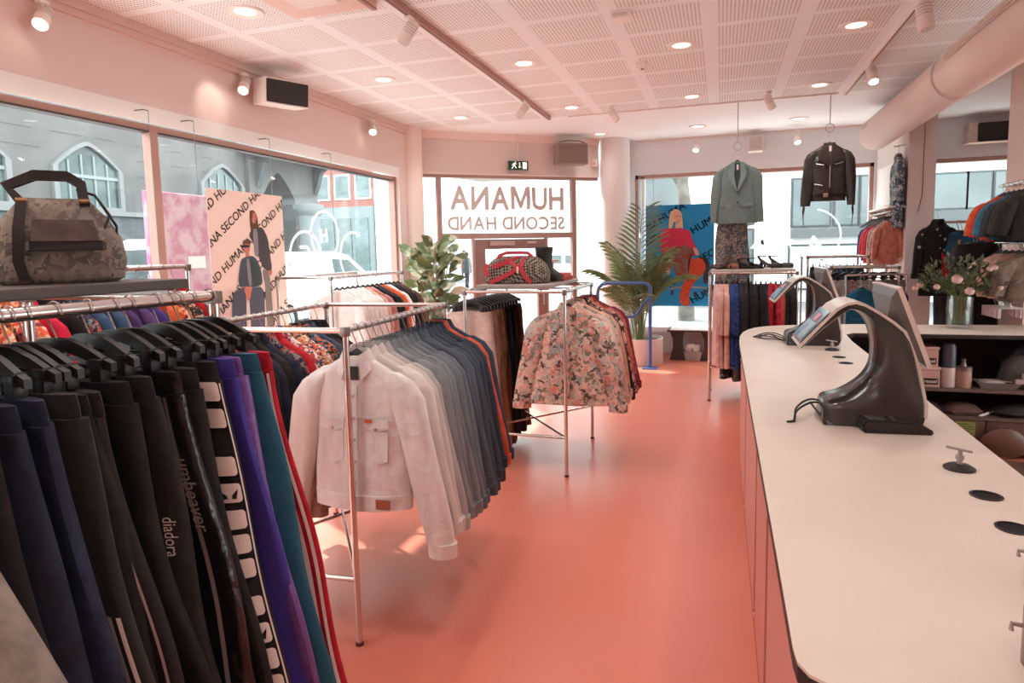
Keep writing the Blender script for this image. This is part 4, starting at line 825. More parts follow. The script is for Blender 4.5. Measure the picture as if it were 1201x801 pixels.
# ------------------------------------------------------------------ point of sale terminals
PB = M('#322d2a', .22, spec=.6); RIM = M('#d9d0c8', .3, .2)
def mk_pos():
    t = T('sales_terminal', '', '')
    inner = [(.391,1.049),(.455,1.069),(.503,1.097),(.538,1.128),(.561,1.174),(.567,1.229),(.561,1.292),(.542,1.35),(.514,1.385),(.486,1.398),(.458,1.392),(.382,1.325),(.304,1.248)]
    outer = [(.290,1.256),(.365,1.343),(.421,1.405),(.453,1.424),(.485,1.43),(.517,1.42),(.566,1.39),(.614,1.355),(.65,1.322),(.672,1.283),(.69,1.224),(.708,1.144),(.728,1.046),(.728,1.0),(.71,.952)]
    ox, oz = .55, .95
    # body: tapered shell, waist slimmer than foot and arm
    foot = [(.66,.952),(.42,.952),(.385,.975)]
    prof = outer + foot + inner
    def half(x, z): 
        if z > 1.36: return .125
        return .085 + .04*abs((z-1.17)/.2)**1.5 if z > .97 else .125
    # cross-sections from the foot up the neck and along the arm: pairs (inner point, outer point)
    inn = [(.385,.975),(.391,1.035),(.455,1.060),(.503,1.092),(.538,1.128),(.561,1.174),(.567,1.229),(.561,1.292),(.542,1.35),(.514,1.383),(.486,1.396),(.458,1.390),(.382,1.325),(.304,1.248)]
    ou = [(.385,.952),(.47,.952),(.60,.952),(.70,.952),(.728,1.0),(.722,1.07),(.70,1.17),(.672,1.283),(.614,1.355),(.555,1.396),(.512,1.422),(.468,1.428),(.365,1.343),(.290,1.256)]
    hw = [.10,.115,.12,.115,.10,.09,.085,.09,.105,.12,.125,.125,.125,.125]
    def dens(P, k=4):
        o_ = []
        for i in range(len(P)-1):
            p0, p1, p2, p3 = P[max(i-1,0)], P[i], P[i+1], P[min(i+2,len(P)-1)]
            for j in range(k):
                s = j/k; o_.append(tuple(.5*((2*b_)+(c_-a_)*s+(2*a_-5*b_+4*c_-d_)*s*s+(3*b_-a_-3*c_+d_)*s**3) for a_,b_,c_,d_ in zip(p0,p1,p2,p3)))
        return o_+[P[-1]]
    inn, ou, hw = dens(inn), dens(ou), [h for h, in dens([(h,) for h in hw])]
    b = BM(); rings = []
    for (xi,zi),(xo,zo),h in zip(inn, ou, hw):
        def mid(f): return xi+(xo-xi)*f, zi+(zo-zi)*f
        rg = []
        for f, s_ in ((0,-.55),(.06,-.74),(.18,-.9),(.4,-.98),(.7,-1),(1,-1.0),(1,1.0),(.7,1),(.4,.98),(.18,.9),(.06,.74),(0,.55)):
            x, z = mid(f); rg.append((x-ox, s_*(h if f < .9 else max(h,.118)), z-oz))
        rings.append(rg)
    loft(b, rings)
    O('terminal_body', b, PB, t)
    b = BM(); rings = []
    for i, (x, z) in enumerate(outer[:-1]):
        a = Vector(outer[min(i+1,len(outer)-1)])-Vector(outer[max(i-1,0)]); nrm = Vector((-a.y, a.x)).normalized()
        h = .130; rings.append([(x-ox+nrm.x*.004, -h, z-oz+nrm.y*.004), (x-ox+nrm.x*.004, h, z-oz+nrm.y*.004), (x-ox-nrm.x*.006, h, z-oz-nrm.y*.006), (x-ox-nrm.x*.006, -h, z-oz-nrm.y*.006)])
    loft(b, rings); O('rim_band', b, RIM, t)
    # customer display on the arm
    p, q = Vector((.302-ox,0,1.276-oz)), Vector((.398-ox,0,1.386-oz)); d = (q-p).normalized(); nn = Vector((-d.z,0,d.x))
    def quad(b, u0, u1, y0, y1, o): prism(b, [p+d*u0+nn*o+Vector((0,y0,0)), p+d*u1+nn*o+Vector((0,y0,0)), p+d*u1+nn*o+Vector((0,y1,0)), p+d*u0+nn*o+Vector((0,y1,0))], nn*.002)
    b = BM(); quad(b, -.01, .15, -.118, .118, .0045); O('display_glass', b, M('#8d9a9c', .08, spec=.8), t, False)
    b = BM(); quad(b, .0, .085, -.105, .105, .0072); O('display_picture', b, M('#5f9fc0', .15, h2='#a8c4cc', kind='noise', sc=9, emit=0), t, False)
    b = BM(); quad(b, .09, .125, -.05, .03, .0072); O('sticker', b, M('#c98a98', .4), t, False)
    # cashier screen on the back, tilted
    b = BM(); S0, S1 = Vector((.610-ox,0,1.485-oz)), Vector((.718-ox,0,1.19-oz)); dd = (S1-S0).normalized(); nm_ = Vector((dd.z,0,-dd.x)); nm_ = nm_ if nm_.x < 0 else -nm_
    y0, y1 = -.16, .25
    prism(b, [S0+Vector((0,y0,0)), S1+Vector((0,y0,0)), S1+Vector((0,y1,0)), S0+Vector((0,y1,0))], -nm_*.016); O('screen_panel', b, M('#dfd6ce',.25,.3), t, False)
    b = BM(); L_ = (S1-S0).length
    def sp(u, y, o): return S0 + dd*u + nm_*o + Vector((0,y,0))
    ring0 = [sp(.006,y0+.008,.0), sp(L_-.006,y0+.008,.0), sp(L_-.006,y1-.008,.0), sp(.006,y1-.008,.0)]
    ring1 = [sp(.03,y0+.04,.02), sp(L_-.04,y0+.04,.02), sp(L_-.04,y1-.04,.02), sp(.03,y1-.04,.02)]
    ring2 = [sp(.13,y0+.13,.05), sp(L_-.10,y0+.13,.05), sp(L_-.10,y1-.13,.05), sp(.13,y1-.13,.05)]
    loft(b, [ring0, ring1, ring2]); O('screen_back', b, M('#5b5551',.3,spec=.5), t, False)
    b = BM(); prism(b, [sp(.008,y0+.01,-.0165), sp(L_-.008,y0+.01,-.0165), sp(L_-.008,y1-.01,-.0165), sp(.008,y1-.01,-.0165)], -nm_*.002); O('touch_glass', b, M('#14171a',.08,spec=.7), t, False)
    b = BM(); tube(b, [(.60-ox,0.03,1.31-oz), sp(.2,.045,.04)], .03, 10); O('screen_neck', b, PB, t)
    b = BM(); box(b, .66-ox,.70-ox,-.09,-.03,1.30-oz,1.325-oz,.004); O('card_slot', b, M('#e5ddd6',.3), t, False)
    return t
inst('pos', mk_pos, (.55,2.80,CZ), 0, None, 'black curved sales terminal with white rim, nearest on the counter', 'cash register', 'sales terminals')
inst('pos', mk_pos, (.605,4.93,CZ), .05, None, 'black curved sales terminal farther along the counter', 'cash register', 'sales terminals')
t = T('card_reader', 'dark grey card payment terminal lying before the near register', 'card reader', (.62,2.66,CZ)); t.rotation_euler = (0,0,.1); t.scale = (1,1.15,1.25)
b = BM(); prism(b, [(-.115,-.045,0),(.115,-.045,0),(.118,-.045,.012),(.06,-.045,.034),(-.105,-.045,.04),(-.12,-.045,.025)], (0,.10,0)); bmesh.ops.bevel(b, geom=list(b.edges), offset=.004, segments=2, affect='EDGES'); O('reader_body', b, M('#2b2725',.4), t)
b = BM(); prism(b, [(-.10,-.035,.0405),(-.03,-.035,.0378),(-.03,.045,.0378),(-.10,.045,.0405)], (0,0,.001)); O('reader_display', b, M('#55504c',.15), t, False)
b = BM(); prism(b, [(.02,.04,.02),(.07,.04,.02),(.075,.04,.05),(.03,.04,.07)], (0,.05,0)); O('cradle', b, M('#2b2725',.4), t, False)
b = BM()
for i in range(3):
    for j in range(4): box(b, -.015+.022*i, .0+.022*i, -.03+.019*j, -.017+.019*j, .03-.004*i, .04-.0048*i)
O('keypad', b, M('#4a4542',.5), t, False)
def cables(name, lab, paths, loc):
    t = T(name, lab, 'cables', loc, world=True)
    for p in paths:
        b = BM(); P = [Vector(q) for q in p]; pts = []
        for i in range(len(P)-1):
            p0, p1, p2, p3 = P[max(i-1,0)], P[i], P[i+1], P[min(i+2,len(P)-1)]
            for k in range(6):
                s = k/6; pts.append(.5*((2*p1)+(p2-p0)*s+(2*p0-5*p1+4*p2-p3)*s*s+(3*p1-p0-3*p2+p3)*s**3))
        tube(b, pts+[P[-1]], .0042, 8); O('cable', b, M('#26211f',.5), t)
    return t
z = CZ+.006
cables('cable_bundle', 'black cables curving from the near register across the counter', [[(.255,2.68,z),(.285,2.72,z),(.30,2.80,z+.03),(.36,2.88,z+.05),(.44,2.86,z+.04),(.47,2.82,z+.04)],[(.28,2.69,z),(.30,2.76,z+.03),(.37,2.85,z+.045),(.45,2.84,z+.035)],[(.40,2.72,z),(.405,2.78,z+.02),(.43,2.84,z+.04),(.47,2.84,z+.04)],[(.40,2.72,z),(.37,2.8,z+.03),(.36,2.87,z+.04)],[(.46,2.84,z+.04),(.46,2.76,z),(.50,2.68,z),(.52,2.66,z+.01)]], (.4,2.8,CZ))
cables('cable_bundle', 'tangled black cables beside the far register', [[(.24,5.20,z),(.29,5.18,z+.01),(.36,5.12,z+.03),(.43,5.02,z+.02),(.47,4.95,z+.02)],[(.26,5.24,z),(.33,5.27,z+.02),(.40,5.18,z+.03),(.46,5.0,z+.02)],[(.24,5.20,z),(.31,5.10,z),(.38,5.0,z+.01),(.45,4.93,z+.01)],[(.27,5.13,z),(.35,5.2,z+.02),(.42,5.1,z),(.47,4.98,z)],[(.3,5.3,z),(.38,5.1,z+.01),(.44,4.97,z+.01)]], (.36,5.1,CZ))
def cable_hole(x, y, lab, g='cable holes in the counter'):
    t = T('cable_hole', lab, 'cable hole', (x,y,CZ), group=g); b = BM(); lathe(b, [(.038,.0),(.04,.0025),(.034,.003)], n=24, cap=False); O('rim', b, M('#2a2423',.5), t); b = BM(); lathe(b, [(.036,.0005),(.001,.0006)], n=24); O('opening', b, M('#0f0c0b',.9), t)
def cable_cap(x, y, lab):
    t = T('cable_grommet', lab, 'cable cover', (x,y,CZ), group='cable covers with metal clips'); b = BM(); lathe(b, [(.043,0),(.043,.006),(.03,.014),(.0,.018)], n=24); O('rubber_cap', b, M('#2b2624',.45), t)
    b = BM(); lathe(b, [(.008,.016),(.008,.03),(.012,.032),(.012,.044),(.006,.046),(.006,.062),(.001,.063)], n=14); O('pin', b, STEEL, t); b = BM(); tube(b, [(-.035,.01,.066),(.03,-.008,.058)], .004, 8); O('lever', b, STEEL, t)
cable_cap(.707,2.248,'black cable cover with metal lever, nearer on the counter'); cable_hole(.702,2.02,'open black cable hole just before the near metal-levered cover'); cable_hole(.686,1.80,'open black cable hole nearest the camera at right edge')
cable_cap(.705,4.64,'black cable cover with metal lever beside the far register'); cable_hole(.702,4.353,'open black cable hole next to the far metal-levered cover'); cable_hole(.705,4.139,'open black cable hole between the two registers')
for x, y, h, l in ((.632,1.50,.10,'grey cylindrical pen holder at the right edge of counter'),(.512,1.20,.10,'grey metal holder at the bottom right corner of counter')):
    t = T('desk_holder', l, 'holder', (x,y,CZ)); b = BM(); lathe(b, [(.03,0),(.033,.004),(.033,h),(.029,h),(.028,.01),(.0,.01)], n=20); O('tube', b, M('#9a8d86',.35,.5), t); b = BM(); tube(b, [(-.03,0,h*.7),(-.05,0,h*.72),(-.05,0,h*.6)], .004, 8); O('clip', b, STEEL, t)
# ------------------------------------------------------------------ flowers
t = T('glass_vase', 'clear glass vase half full of water on the rear counter', 'vase', (1.84,6.02,CZ)); b = BM(); lathe(b, [(.001,.004),(.088,.002),(.093,.01),(.093,.26),(.088,.26),(.086,.028),(.001,.024)], n=32, cap=False); O('vase_body', b, VGL, t)
b = BM(); lathe(b, [(.001,.03),(.0845,.03),(.0845,.15),(.001,.15)], n=28, cap=False); O('water', b, glass('water','#f0f5f2',.06), t)
t = T('flower_bouquet', 'loose bouquet of pink roses and greenery in the vase', 'bouquet', (1.84,6.02,CZ+.03)); rr = random.Random(12)
b = BM(); heads = []
for k in range(34):
    a = rr.uniform(0, 2*pi); s = rr.uniform(.1, 1); e = Vector((.38*s*cos(a), .22*s*sin(a), .25+.28*(1-s*s)*rr.uniform(.7,1.15)+rr.uniform(-.02,.05)))
    p0 = Vector((.05*cos(a+2.6)*rr.random(), .05*sin(a+2.6)*rr.random(), .008)); p1 = Vector((.04*cos(a), .03*sin(a), .22)); tube(b, [p0, p1, p1.lerp(e,.5)+Vector((0,0,.04)), e], .003, 5); heads.append((e, (e-p1).normalized()))
O('stems', b, M('#5a6b3c',.6), t)
def leafq(b, p, d, l, w, up=Vector((0,0,1))):
    s = d.cross(up); s = s.normalized() if s.length > .01 else Vector((1,0,0)); n = s.cross(d).normalized()
    v = [p, p+d*l*.35+s*w*.5+n*l*.05, p+d*l*.7+s*w*.42+n*l*.03, p+d*l-n*l*.08, p+d*l*.7-s*w*.42+n*l*.03, p+d*l*.35-s*w*.5+n*l*.05]
    c = [p+d*l*.35-n*l*.02, p+d*l*.7-n*l*.04]; V = [b.verts.new(q) for q in v]; C2 = [b.verts.new(q) for q in c]
    for f in ((V[0],V[1],C2[0]),(V[1],V[2],C2[1],C2[0]),(V[2],V[3],C2[1]),(V[3],V[4],C2[1]),(V[4],V[5],C2[0],C2[1]),(V[5],V[0],C2[0])): b.faces.new(f)
b = BM()
for e, d in heads:
    for j in range(16):
        q = e - d*rr.uniform(-.02,.17)*1 + Vector((rr.uniform(-.03,.03),rr.uniform(-.03,.03),rr.uniform(-.03,.03))); dd = (d+Vector((rr.uniform(-1,1),rr.uniform(-1,1),rr.uniform(-.6,.9)))).normalized(); leafq(b, q, dd, rr.uniform(.035,.075), rr.uniform(.014,.03))
O('foliage', b, M('#6a7459', .7, h2='#49533f', kind='noise', sc=10), t)
RS = M('#e6c9c0', .6, h2='#d9b3aa', kind='noise', sc=30)
for (x, y, z_, r) in ((-.07,-.14,.37,.05),(.0,-.2,.28,.042),(.16,-.1,.45,.028),(.20,-.08,.46,.028),(-.3,-.06,.32,.032),(-.33,-.05,.30,.03),(-.2,-.12,.31,.03),(.25,-.05,.30,.03)):
    b = BM()
    for L_ in range(3):
        n = 5; rad = r*(1-.27*L_)
        for k in range(n):
            a = 2*pi*k/n+L_*.6; loft(b, [[Vector((rad*f_*cos(a+g), rad*f_*sin(a+g), r*h_)) for g in (-.75,-.3,.3,.75)] for f_, h_ in ((.25,-.6),(.85,-.35),(1.0,.25),(.8,.75+.1*L_))], closed=False)
    sphere(b, (0,0,0), r*.55, 8, 6); xf(b, Matrix.Translation((x,y,z_)) @ Matrix.Rotation(.5,4,'X') @ Matrix.Scale(.8,4)); O('rose', b, RS, t)

t = T('floor_mat', 'dark brown mat on the floor behind the counter', 'mat', (1.75,4.4,0), world=True); b = BM(); box(b, .95,2.6,3.2,5.55,0,.012,.004); O('mat_body', b, M('#5c4034', .7), t, False); b = BM()
for x in [1.0+.1*k for k in range(16)]: box(b, x, x+.03, 3.25, 5.5, .011, .015)
O('ribs', b, M('#553a2f', .7), t, False)
# ------------------------------------------------------------------ posters (flat prints)
def clip_text(s, size, ang, p, W, H, bold=.03):
    b = text_bm(s, size, 0, 0); me = BM()
    merge_list = []
    for dx, dy in ((0,0),(bold*size,0),(0,bold*size*.7),(bold*size,bold*size*.7)): 
        c = b.copy(); xf(c, Matrix.Translation((dx,dy,0))); merge(me, c)
    b.free(); xf(me, Matrix.Translation((p[0],p[1],0)) @ Matrix.Rotation(ang,4,'Z'))
    for co_, no in (((0.004,0,0),(-1,0,0)),((W-.004,0,0),(1,0,0)),((0,.004,0),(0,-1,0)),((0,H-.004,0),(0,1,0))):
        bmesh.ops.bisect_plane(me, geom=me.verts[:]+me.edges[:]+me.faces[:], plane_co=co_, plane_no=no, clear_outer=True)
    return me
def poster(name, lab, mtx, W, H, base, mats, shapes, rows, inkm, textsize, ang):
    t = T(name, lab, 'poster', mtx.to_translation()); t.rotation_euler = mtx.to_euler()
    b = BM(); box(b, 0,W,-.004,0,0,H); P = Matrix.Rotation(pi/2,4,'X')     # local: x right, z up, printed face towards -y
    O('board', b, base, t, False)
    for s, p in rows: b = clip_text(s, textsize, ang, p, W, H); xf(b, Matrix.Translation((0,-.0055,0)) @ P); O('printed_words', b, inkm, t, False)
    b = BM(); off = -.0065; ml = []
    for mi, pts in shapes:
        pts = [(min(max(u,.0),W), min(max(v,0),H)) for u,v in pts]; c = mats[mi]
        if c not in ml: ml.append(c)
        # smooth the outline a little
        q = []
        for i in range(len(pts)):
            a, c2 = Vector(pts[i]), Vector(pts[(i+1)%len(pts)]); q += [a.lerp(c2,.2), a.lerp(c2,.8)]
        f = poly(b, [(u,off,v) for u,v in q], ml.index(c)); off -= .0003
    bmesh.ops.triangulate(b, faces=b.faces)
    O('printed_figures', b, ml, t, False)
    return t
INK = M('#5b4a44', .7)
matsL = {'skin':M('#b98872',.7),'red':M('#c9806c',.7),'hood':M('#6b4a3a',.7),'dk':M('#4c4a4e',.7),'shirt':M('#8d8c90',.7),'gr':M('#8b8682',.7),'dn':M('#4a5562',.7),'dn2':M('#3f5350',.7),'blk':M('#2a2626',.6),'wht':M('#e8ddd4',.7),'jean':M('#525a6a',.7)}
shapes = [('hood',[(.466,1.131),(.498,1.139),(.528,1.134),(.559,1.09),(.564,.99),(.529,.962),(.468,.952),(.458,1.041)]),('red',[(.488,1.123),(.543,1.116),(.549,1.072),(.519,1.022),(.489,1.039)]),('hood',[(.488,1.126),(.505,1.12),(.496,1.08),(.487,1.06)]),
 ('gr',[(.573,.642),(.667,.611),(.681,.45),(.692,.05),(.60,.05),(.612,.455)]),('dk',[(.543,.999),(.618,.996),(.678,.901),(.693,.751),(.711,.628),(.653,.612),(.588,.651),(.565,.698),(.475,.88),(.439,.916),(.456,.961)]),('shirt',[(.491,.98),(.549,.981),(.547,.735),(.49,.754)]),('red',[(.646,.621),(.711,.623),(.699,.582),(.658,.574)]),
 ('hood',[(.36,.879),(.412,.894),(.453,.871),(.443,.817),(.425,.841),(.357,.844)]),('red',[(.384,.782),(.435,.782),(.422,.719),(.385,.729)]),('red',[(.365,.853),(.441,.853),(.442,.8),(.408,.764),(.369,.782)]),('blk',[(.344,.844),(.441,.844),(.434,.825),(.347,.821)]),
 ('dn',[(.321,.721),(.386,.747),(.464,.754),(.514,.726),(.56,.643),(.576,.513),(.52,.488),(.414,.486),(.327,.5),(.289,.497),(.278,.564)]),('dn2',[(.42,.74),(.50,.72),(.55,.62),(.56,.51),(.46,.50)]),('shirt',[(.385,.735),(.425,.725),(.44,.5),(.40,.5)]),
 ('jean',[(.198,.429),(.251,.478),(.364,.492),(.345,.401),(.341,.05),(.165,.05)]),('jean',[(.414,.486),(.573,.485),(.583,.345),(.564,.05),(.392,.05),(.394,.397)]),('red',[(.334,.499),(.441,.493),(.400,.379),(.365,.381)]),('wht',[(.352,.37),(.395,.37),(.39,.05),(.345,.05)])]
WD = 'HUMANA SECOND HAND HUMANA SECOND HAND'
def rowpts(p, back): return (p[0]-back*cos(.64), p[1]-back*sin(.64))
rows = [('ND HUMANA', (-.035,1.08)),('ANA SECOND HAND HUMANA', (-.03,.79)),('ND HUMANA SECOND HAND HUMANA', (-.005,.505)),('HUMANA SECOND HAND HUMANA SECOND', (-.07,.17)),('SECOND HAND HUMANA SECOND HAND', (.20,.07)),('HUMANA SECOND HAND', (.52,.0))]
mt = Matrix.Translation((-3.80,4.035,.90)) @ Matrix.Rotation(pi/2,4,'Z')
poster('poster', 'pale pink fashion poster of two people in denim at the left window', mt, .90, 1.285, trans('poster_paper','#e6d4cc','#e0cbc2',.35), matsL, shapes, rows, INK, .098, .64)
matsR = {'skin':M('#d7a08c',.7),'hair':M('#d8b58f',.7),'pink':M('#c9304f',.7),'skirt':M('#77655a',.7,h2='#8d3c36',kind='noise',sc=14),'or':M('#d2572f',.7,h2='#a8382a',kind='noise',sc=60),'dk':M('#3a3436',.7),'gr':M('#8f8a88',.6)}
shR = [('gr',[(.349,.275),(.559,.311),(.92,.292),(.921,.268),(.56,.285),(.35,.25)]),('dk',[(.38,.24),(.42,.24),(.41,.17),(.38,.17)]),('dk',[(.72,.22),(.77,.22),(.76,.14),(.72,.15)]),('dk',[(.86,.25),(.91,.25),(.9,.18),(.86,.18)]),('gr',[(.60,.32),(.63,.32),(.63,.52),(.60,.52)]),
 ('dk',[(.763,.79),(.967,.681),(.92,.328),(.852,.363),(.867,.612)]),('or',[(.643,.721),(.831,.736),(.9,.611),(.867,.505),(.698,.328),(.647,.149),(.683,.012),(.526,.011),(.508,.185),(.559,.329),(.662,.543)]),
 ('skirt',[(.365,.869),(.556,.936),(.762,.879),(.797,.79),(.643,.739),(.645,.507),(.471,.437),(.401,.617)]),('hair',[(.363,1.438),(.449,1.488),(.536,1.432),(.554,1.255),(.554,1.167),(.502,1.221),(.45,1.311),(.408,1.26),(.388,1.182),(.339,1.191)]),('skin',[(.44,1.26),(.51,1.26),(.51,1.18),(.44,1.18)]),
 ('skin',[(.415,1.436),(.525,1.432),(.536,1.308),(.485,1.24),(.433,1.294)]),('pink',[(.223,1.159),(.363,1.197),(.554,1.184),(.658,1.146),(.693,1.004),(.762,.861),(.694,.88),(.59,.935),(.382,.887),(.365,.762),(.39,.564),(.306,.554),(.26,.727),(.213,.98)]),('skin',[(.295,.583),(.376,.582),(.366,.492),(.313,.492)]),('skin',[(.70,.90),(.77,.87),(.80,.78),(.74,.77)]),
 ('hair',[(.363,1.438),(.40,1.45),(.415,1.36),(.40,1.22),(.345,1.19)]),('dk',[(.45,1.375),(.475,1.375),(.475,1.366),(.45,1.366)]),('dk',[(.495,1.375),(.52,1.375),(.52,1.366),(.495,1.366)]),('pink',[(.465,1.295),(.505,1.295),(.495,1.28),(.475,1.28)])]
rowsR = [('ND HUMA', (-.03,1.13)),('HUMA', (.70,1.09)),('ECOND', (.88,.69)),('AND HUMANA', (-.04,.05)),('HUMA', (.70,.03)),('ND', (-.03,.62)),('AND', (-.06,.86))]
poster('poster', 'bright blue fashion poster of a blonde woman in the rear window', Matrix.Translation((-1.115,10.12,.75)), 1.01, 1.545, M('#1f86bd',.6), matsR, shR, rowsR, M('#1b3a56',.7), .155, .52)
for x in (-1.0,-.22): t = T('hanging_wire', 'thin wire holding the blue poster, ' + ('left' if x < -.5 else 'right') + ' of the pair', 'wire', (x,10.12,2.3), world=True, group='blue poster wires'); b = BM(); tube(b, [(x,10.13,2.29),(x,10.13,2.77)], .003, 6); O('wire', b, M('#8a8a88',.4,.4), t); b = BM(); lathe(b, [(.008,2.28),(.008,2.31)], (x,10.13,0), 8); O('clamp', b, STEEL, t)
# ------------------------------------------------------------------ plants
t = T('rubber_plant', 'variegated rubber plant in the corner by the left window', 'plant', (-3.48,7.45,0)); rr = random.Random(5)
b = BM(); lathe(b, [(.15,0),(.2,.38),(.21,.4),(.19,.4),(.18,.34),(.0,.34)], n=28); O('pot', b, M('#d8cdc4',.6), t)
b = BM(); stems = []
for k in range(4):
    a = 2*pi*k/4+.5; pts = [Vector((.05*cos(a),.05*sin(a),.33))]; 
    for j in range(1,7): pts.append(Vector(((.05+.025*j)*cos(a)+.02*sin(j+k),(.05+.025*j)*sin(a),.33+(.232 if k != 1 else .215)*j*(1 if k%2 else .92))))
    tube(b, pts, [.012-.001*j for j in range(7)], 7); stems.append(pts)
O('stem', b, M('#8a6a52',.7), t)
b = BM()
for k, pts in enumerate(stems):
    for j in range(34):
        f = 1.4+4.6*j/33; i = min(int(f),5); p = pts[i].lerp(pts[i+1], f-i); a = 2.4*j+k; d = Vector((cos(a),sin(a),.35+.6*(j/33)-rr.random()*.5)).normalized(); leafq(b, p+d*.05, d, rr.uniform(.20,.28), rr.uniform(.12,.16), Vector((rr.uniform(-.7,.7),-.9,rr.uniform(.2,.9))))
O('foliage', b, M('#5b6b3f', .35, h2='#d3d4bd', kind='noise', sc=5, lo=.5, hi=.62, spec=.5), t)
t = T('potted_palm', 'tall feathery palm in a white drum planter by the column', 'plant', (-1.12,9.28,0)); 
b = BM(); lathe(b, [(.335,0),(.34,.01),(.34,.37),(.325,.37),(.32,.30),(.0,.30)], n=40); O('planter', b, M('#d9c6bd',.55), t); b = BM(); lathe(b, [(.318,.32),(.2,.335),(.0,.33)], n=24); O('soil', b, M('#4a362c',.9), t)
def mk_frond(Ln, droop):
    b = BM(); pts = []
    for i in range(13):
        f = i/12; pts.append(Vector((Ln*f*(.16+.5*f*droop), 0, Ln*(f*(1.08-.12*droop) - .42*droop*f**2.6))))
    tube(b, pts, [.009-.0065*i/12 for i in range(13)], 5)
    for i in range(4, 13):
        for h in (0,.5):
            p = pts[i] if h == 0 or i == 12 else pts[i].lerp(pts[i+1],h); tg = (pts[min(i+1,12)]-pts[i-1]).normalized()
            for s in (-1,1):
                l = Ln*.24*(1-.5*abs((i+h-7.5)/6)); d = (tg*.85+Vector((0,s*.7,-.32))).normalized()
                leafq(b, p, d, l*1.15, .0085)
    return b
FRM = M('#7f8c62', .5, h2='#68764c', kind='noise', sc=5); proto = None; rr = random.Random(8)
for k in range(19):
    Ln = 2.0*rr.uniform(.62,1.0); 
    if k % 4 == 0: me_b = mk_frond(1.0, [.35,.6,.8,.95,.5,.75][k//4])
    if k % 4 == 0: fr = O('frond', me_b, FRM, t); src = fr
    else: fr = src.copy(); COL.objects.link(fr); fr.parent = t
    a = 2.4*k+.4; s = Ln*(.72 if k > 13 else 1); fr.location = (.06*cos(a),.06*sin(a),.32); fr.rotation_euler = (0,rr.uniform(-.30,-.02),a); fr.scale = (s*.78,s*.95,s)
# ------------------------------------------------------------------ blue rail, bench
BLUE = M('#3d5f96', .35, spec=.5); t = T('entrance_gate', 'blue tubular entrance rail on a square base plate', 'gate', (-.915,8.83,0), world=True)
b = BM(); tube(b, [(-.915,8.83,.01),(-.915,8.83,1.08),(-.925,8.83,1.13),(-.96,8.83,1.165),(-1.02,8.83,1.175),(-1.5,8.83,1.175),(-1.57,8.83,1.16),(-1.62,8.83,1.11),(-1.635,8.83,1.04),(-1.635,8.83,.01)], .024, 14); O('frame', b, BLUE, t)
b = BM(); tube(b, [(-.915,8.83,.98),(-.98,8.83,.93),(-1.09,8.83,.75),(-1.15,8.83,.71),(-1.5,8.83,.71),(-1.63,8.83,.71)], .02, 12); O('lower_arm', b, BLUE, t)
for x in (-.915,-1.635): b = BM(); box(b, x-.10,x+.10,8.73,8.93,0,.014,.003); O('base_plate', b, BLUE, t, False)
t = T('display_bench', 'small dark bench with curved legs under the blue poster', 'bench', (-.40,9.72,0), world=True); DKB = M('#46332e',.55)
b = BM(); box(b, -.74,-.02,9.5,9.95,.425,.45,.004); O('bench_top', b, DKB, t, False)
def bleg(x):
    b = BM(); pr = [(-.11,0),(-.09,.06),(-.06,.2),(-.065,.32),(-.11,.425)]; pts = [(x+u,9.56,z) for u,z in pr]+[(x-u,9.56,z) for u,z in pr[::-1]]; prism(b, pts, (0,.33,0)); return b
for x in (-.6,-.16): O('leg', bleg(x), DKB, t, False)
b = BM(); box(b, -.7,-.05,9.49,9.97,.45,.458); tag(O('paper_sheet', b, M('#efe8e2',.6), loc=(-.38,9.7,.45), smooth=False), 'white sheet covering the small dark bench', 'sheet')
t = T('storage_basket', 'grey basket of white fluff beneath the dark bench', 'basket', (-.38,9.66,0)); b = BM(); loft(b, [[(-.1,-.09,0),(.1,-.09,0),(.1,.09,0),(-.1,.09,0)],[(-.13,-.11,.13),(.13,-.11,.13),(.13,.11,.13),(-.13,.11,.13)],[(-.12,-.10,.13),(.12,-.10,.13),(.12,.10,.13),(-.12,.10,.13)],[(-.09,-.08,.02),(.09,-.08,.02),(.09,.08,.02),(-.09,.08,.02)]]); O('basket_body', b, M('#a89a95',.7), t, False)
b = BM()
for x, z_, r in ((-.06,.15,.055),(.05,.14,.06),(0,.19,.05),(.07,.19,.04),(-.05,.21,.035)): sphere(b, (x,0,z_), r, 10, 8)
O('contents', b, M('#e3cfc6',.9), t)
# ------------------------------------------------------------------ bags and shoes
BGM = fl('#877d72', ['#786e64','#938879','#6a615a','#82776b','#5d5650','#8d8072'], 40); STR = M('#2a2423', .5)
t = T('handbag', 'grey patterned handbag with black straps on the left rack shelf', 'bag', (-1.70,1.27,1.589)); t.rotation_euler = (0,0,radians(52))
b = BM(); loft(b, [ring(0,z,w,q,1,.006,28,.7,10) for z,w,q in interp([(0,.125,.07),(.01,.142,.08),(.06,.15,.088),(.12,.142,.08),(.17,.115,.06),(.21,.085,.035),(.225,.07,.02)],3)]); O('bag_body', b, BGM, t)
b = BM(); loft(b, [[(-.06,-.083,.1),(.095,-.083,.1),(.085,-.075,.13),(-.055,-.072,.13)],[(-.055,-.105,.11),(.09,-.105,.11),(.08,-.09,.165),(-.05,-.09,.165)]]); O('front_pocket', b, M('#4c3f37',.6,h2='#5d5047',kind='noise',sc=20), t)
b = BM(); loft(b, [[(-.07,-.093,.085),(.105,-.09,.085),(.105,-.09,.105),(-.07,-.093,.105)],[(-.06,-.105,.087),(.097,-.105,.087),(.097,-.102,.11),(-.06,-.105,.11)]]); O('pocket_trim', b, STR, t)
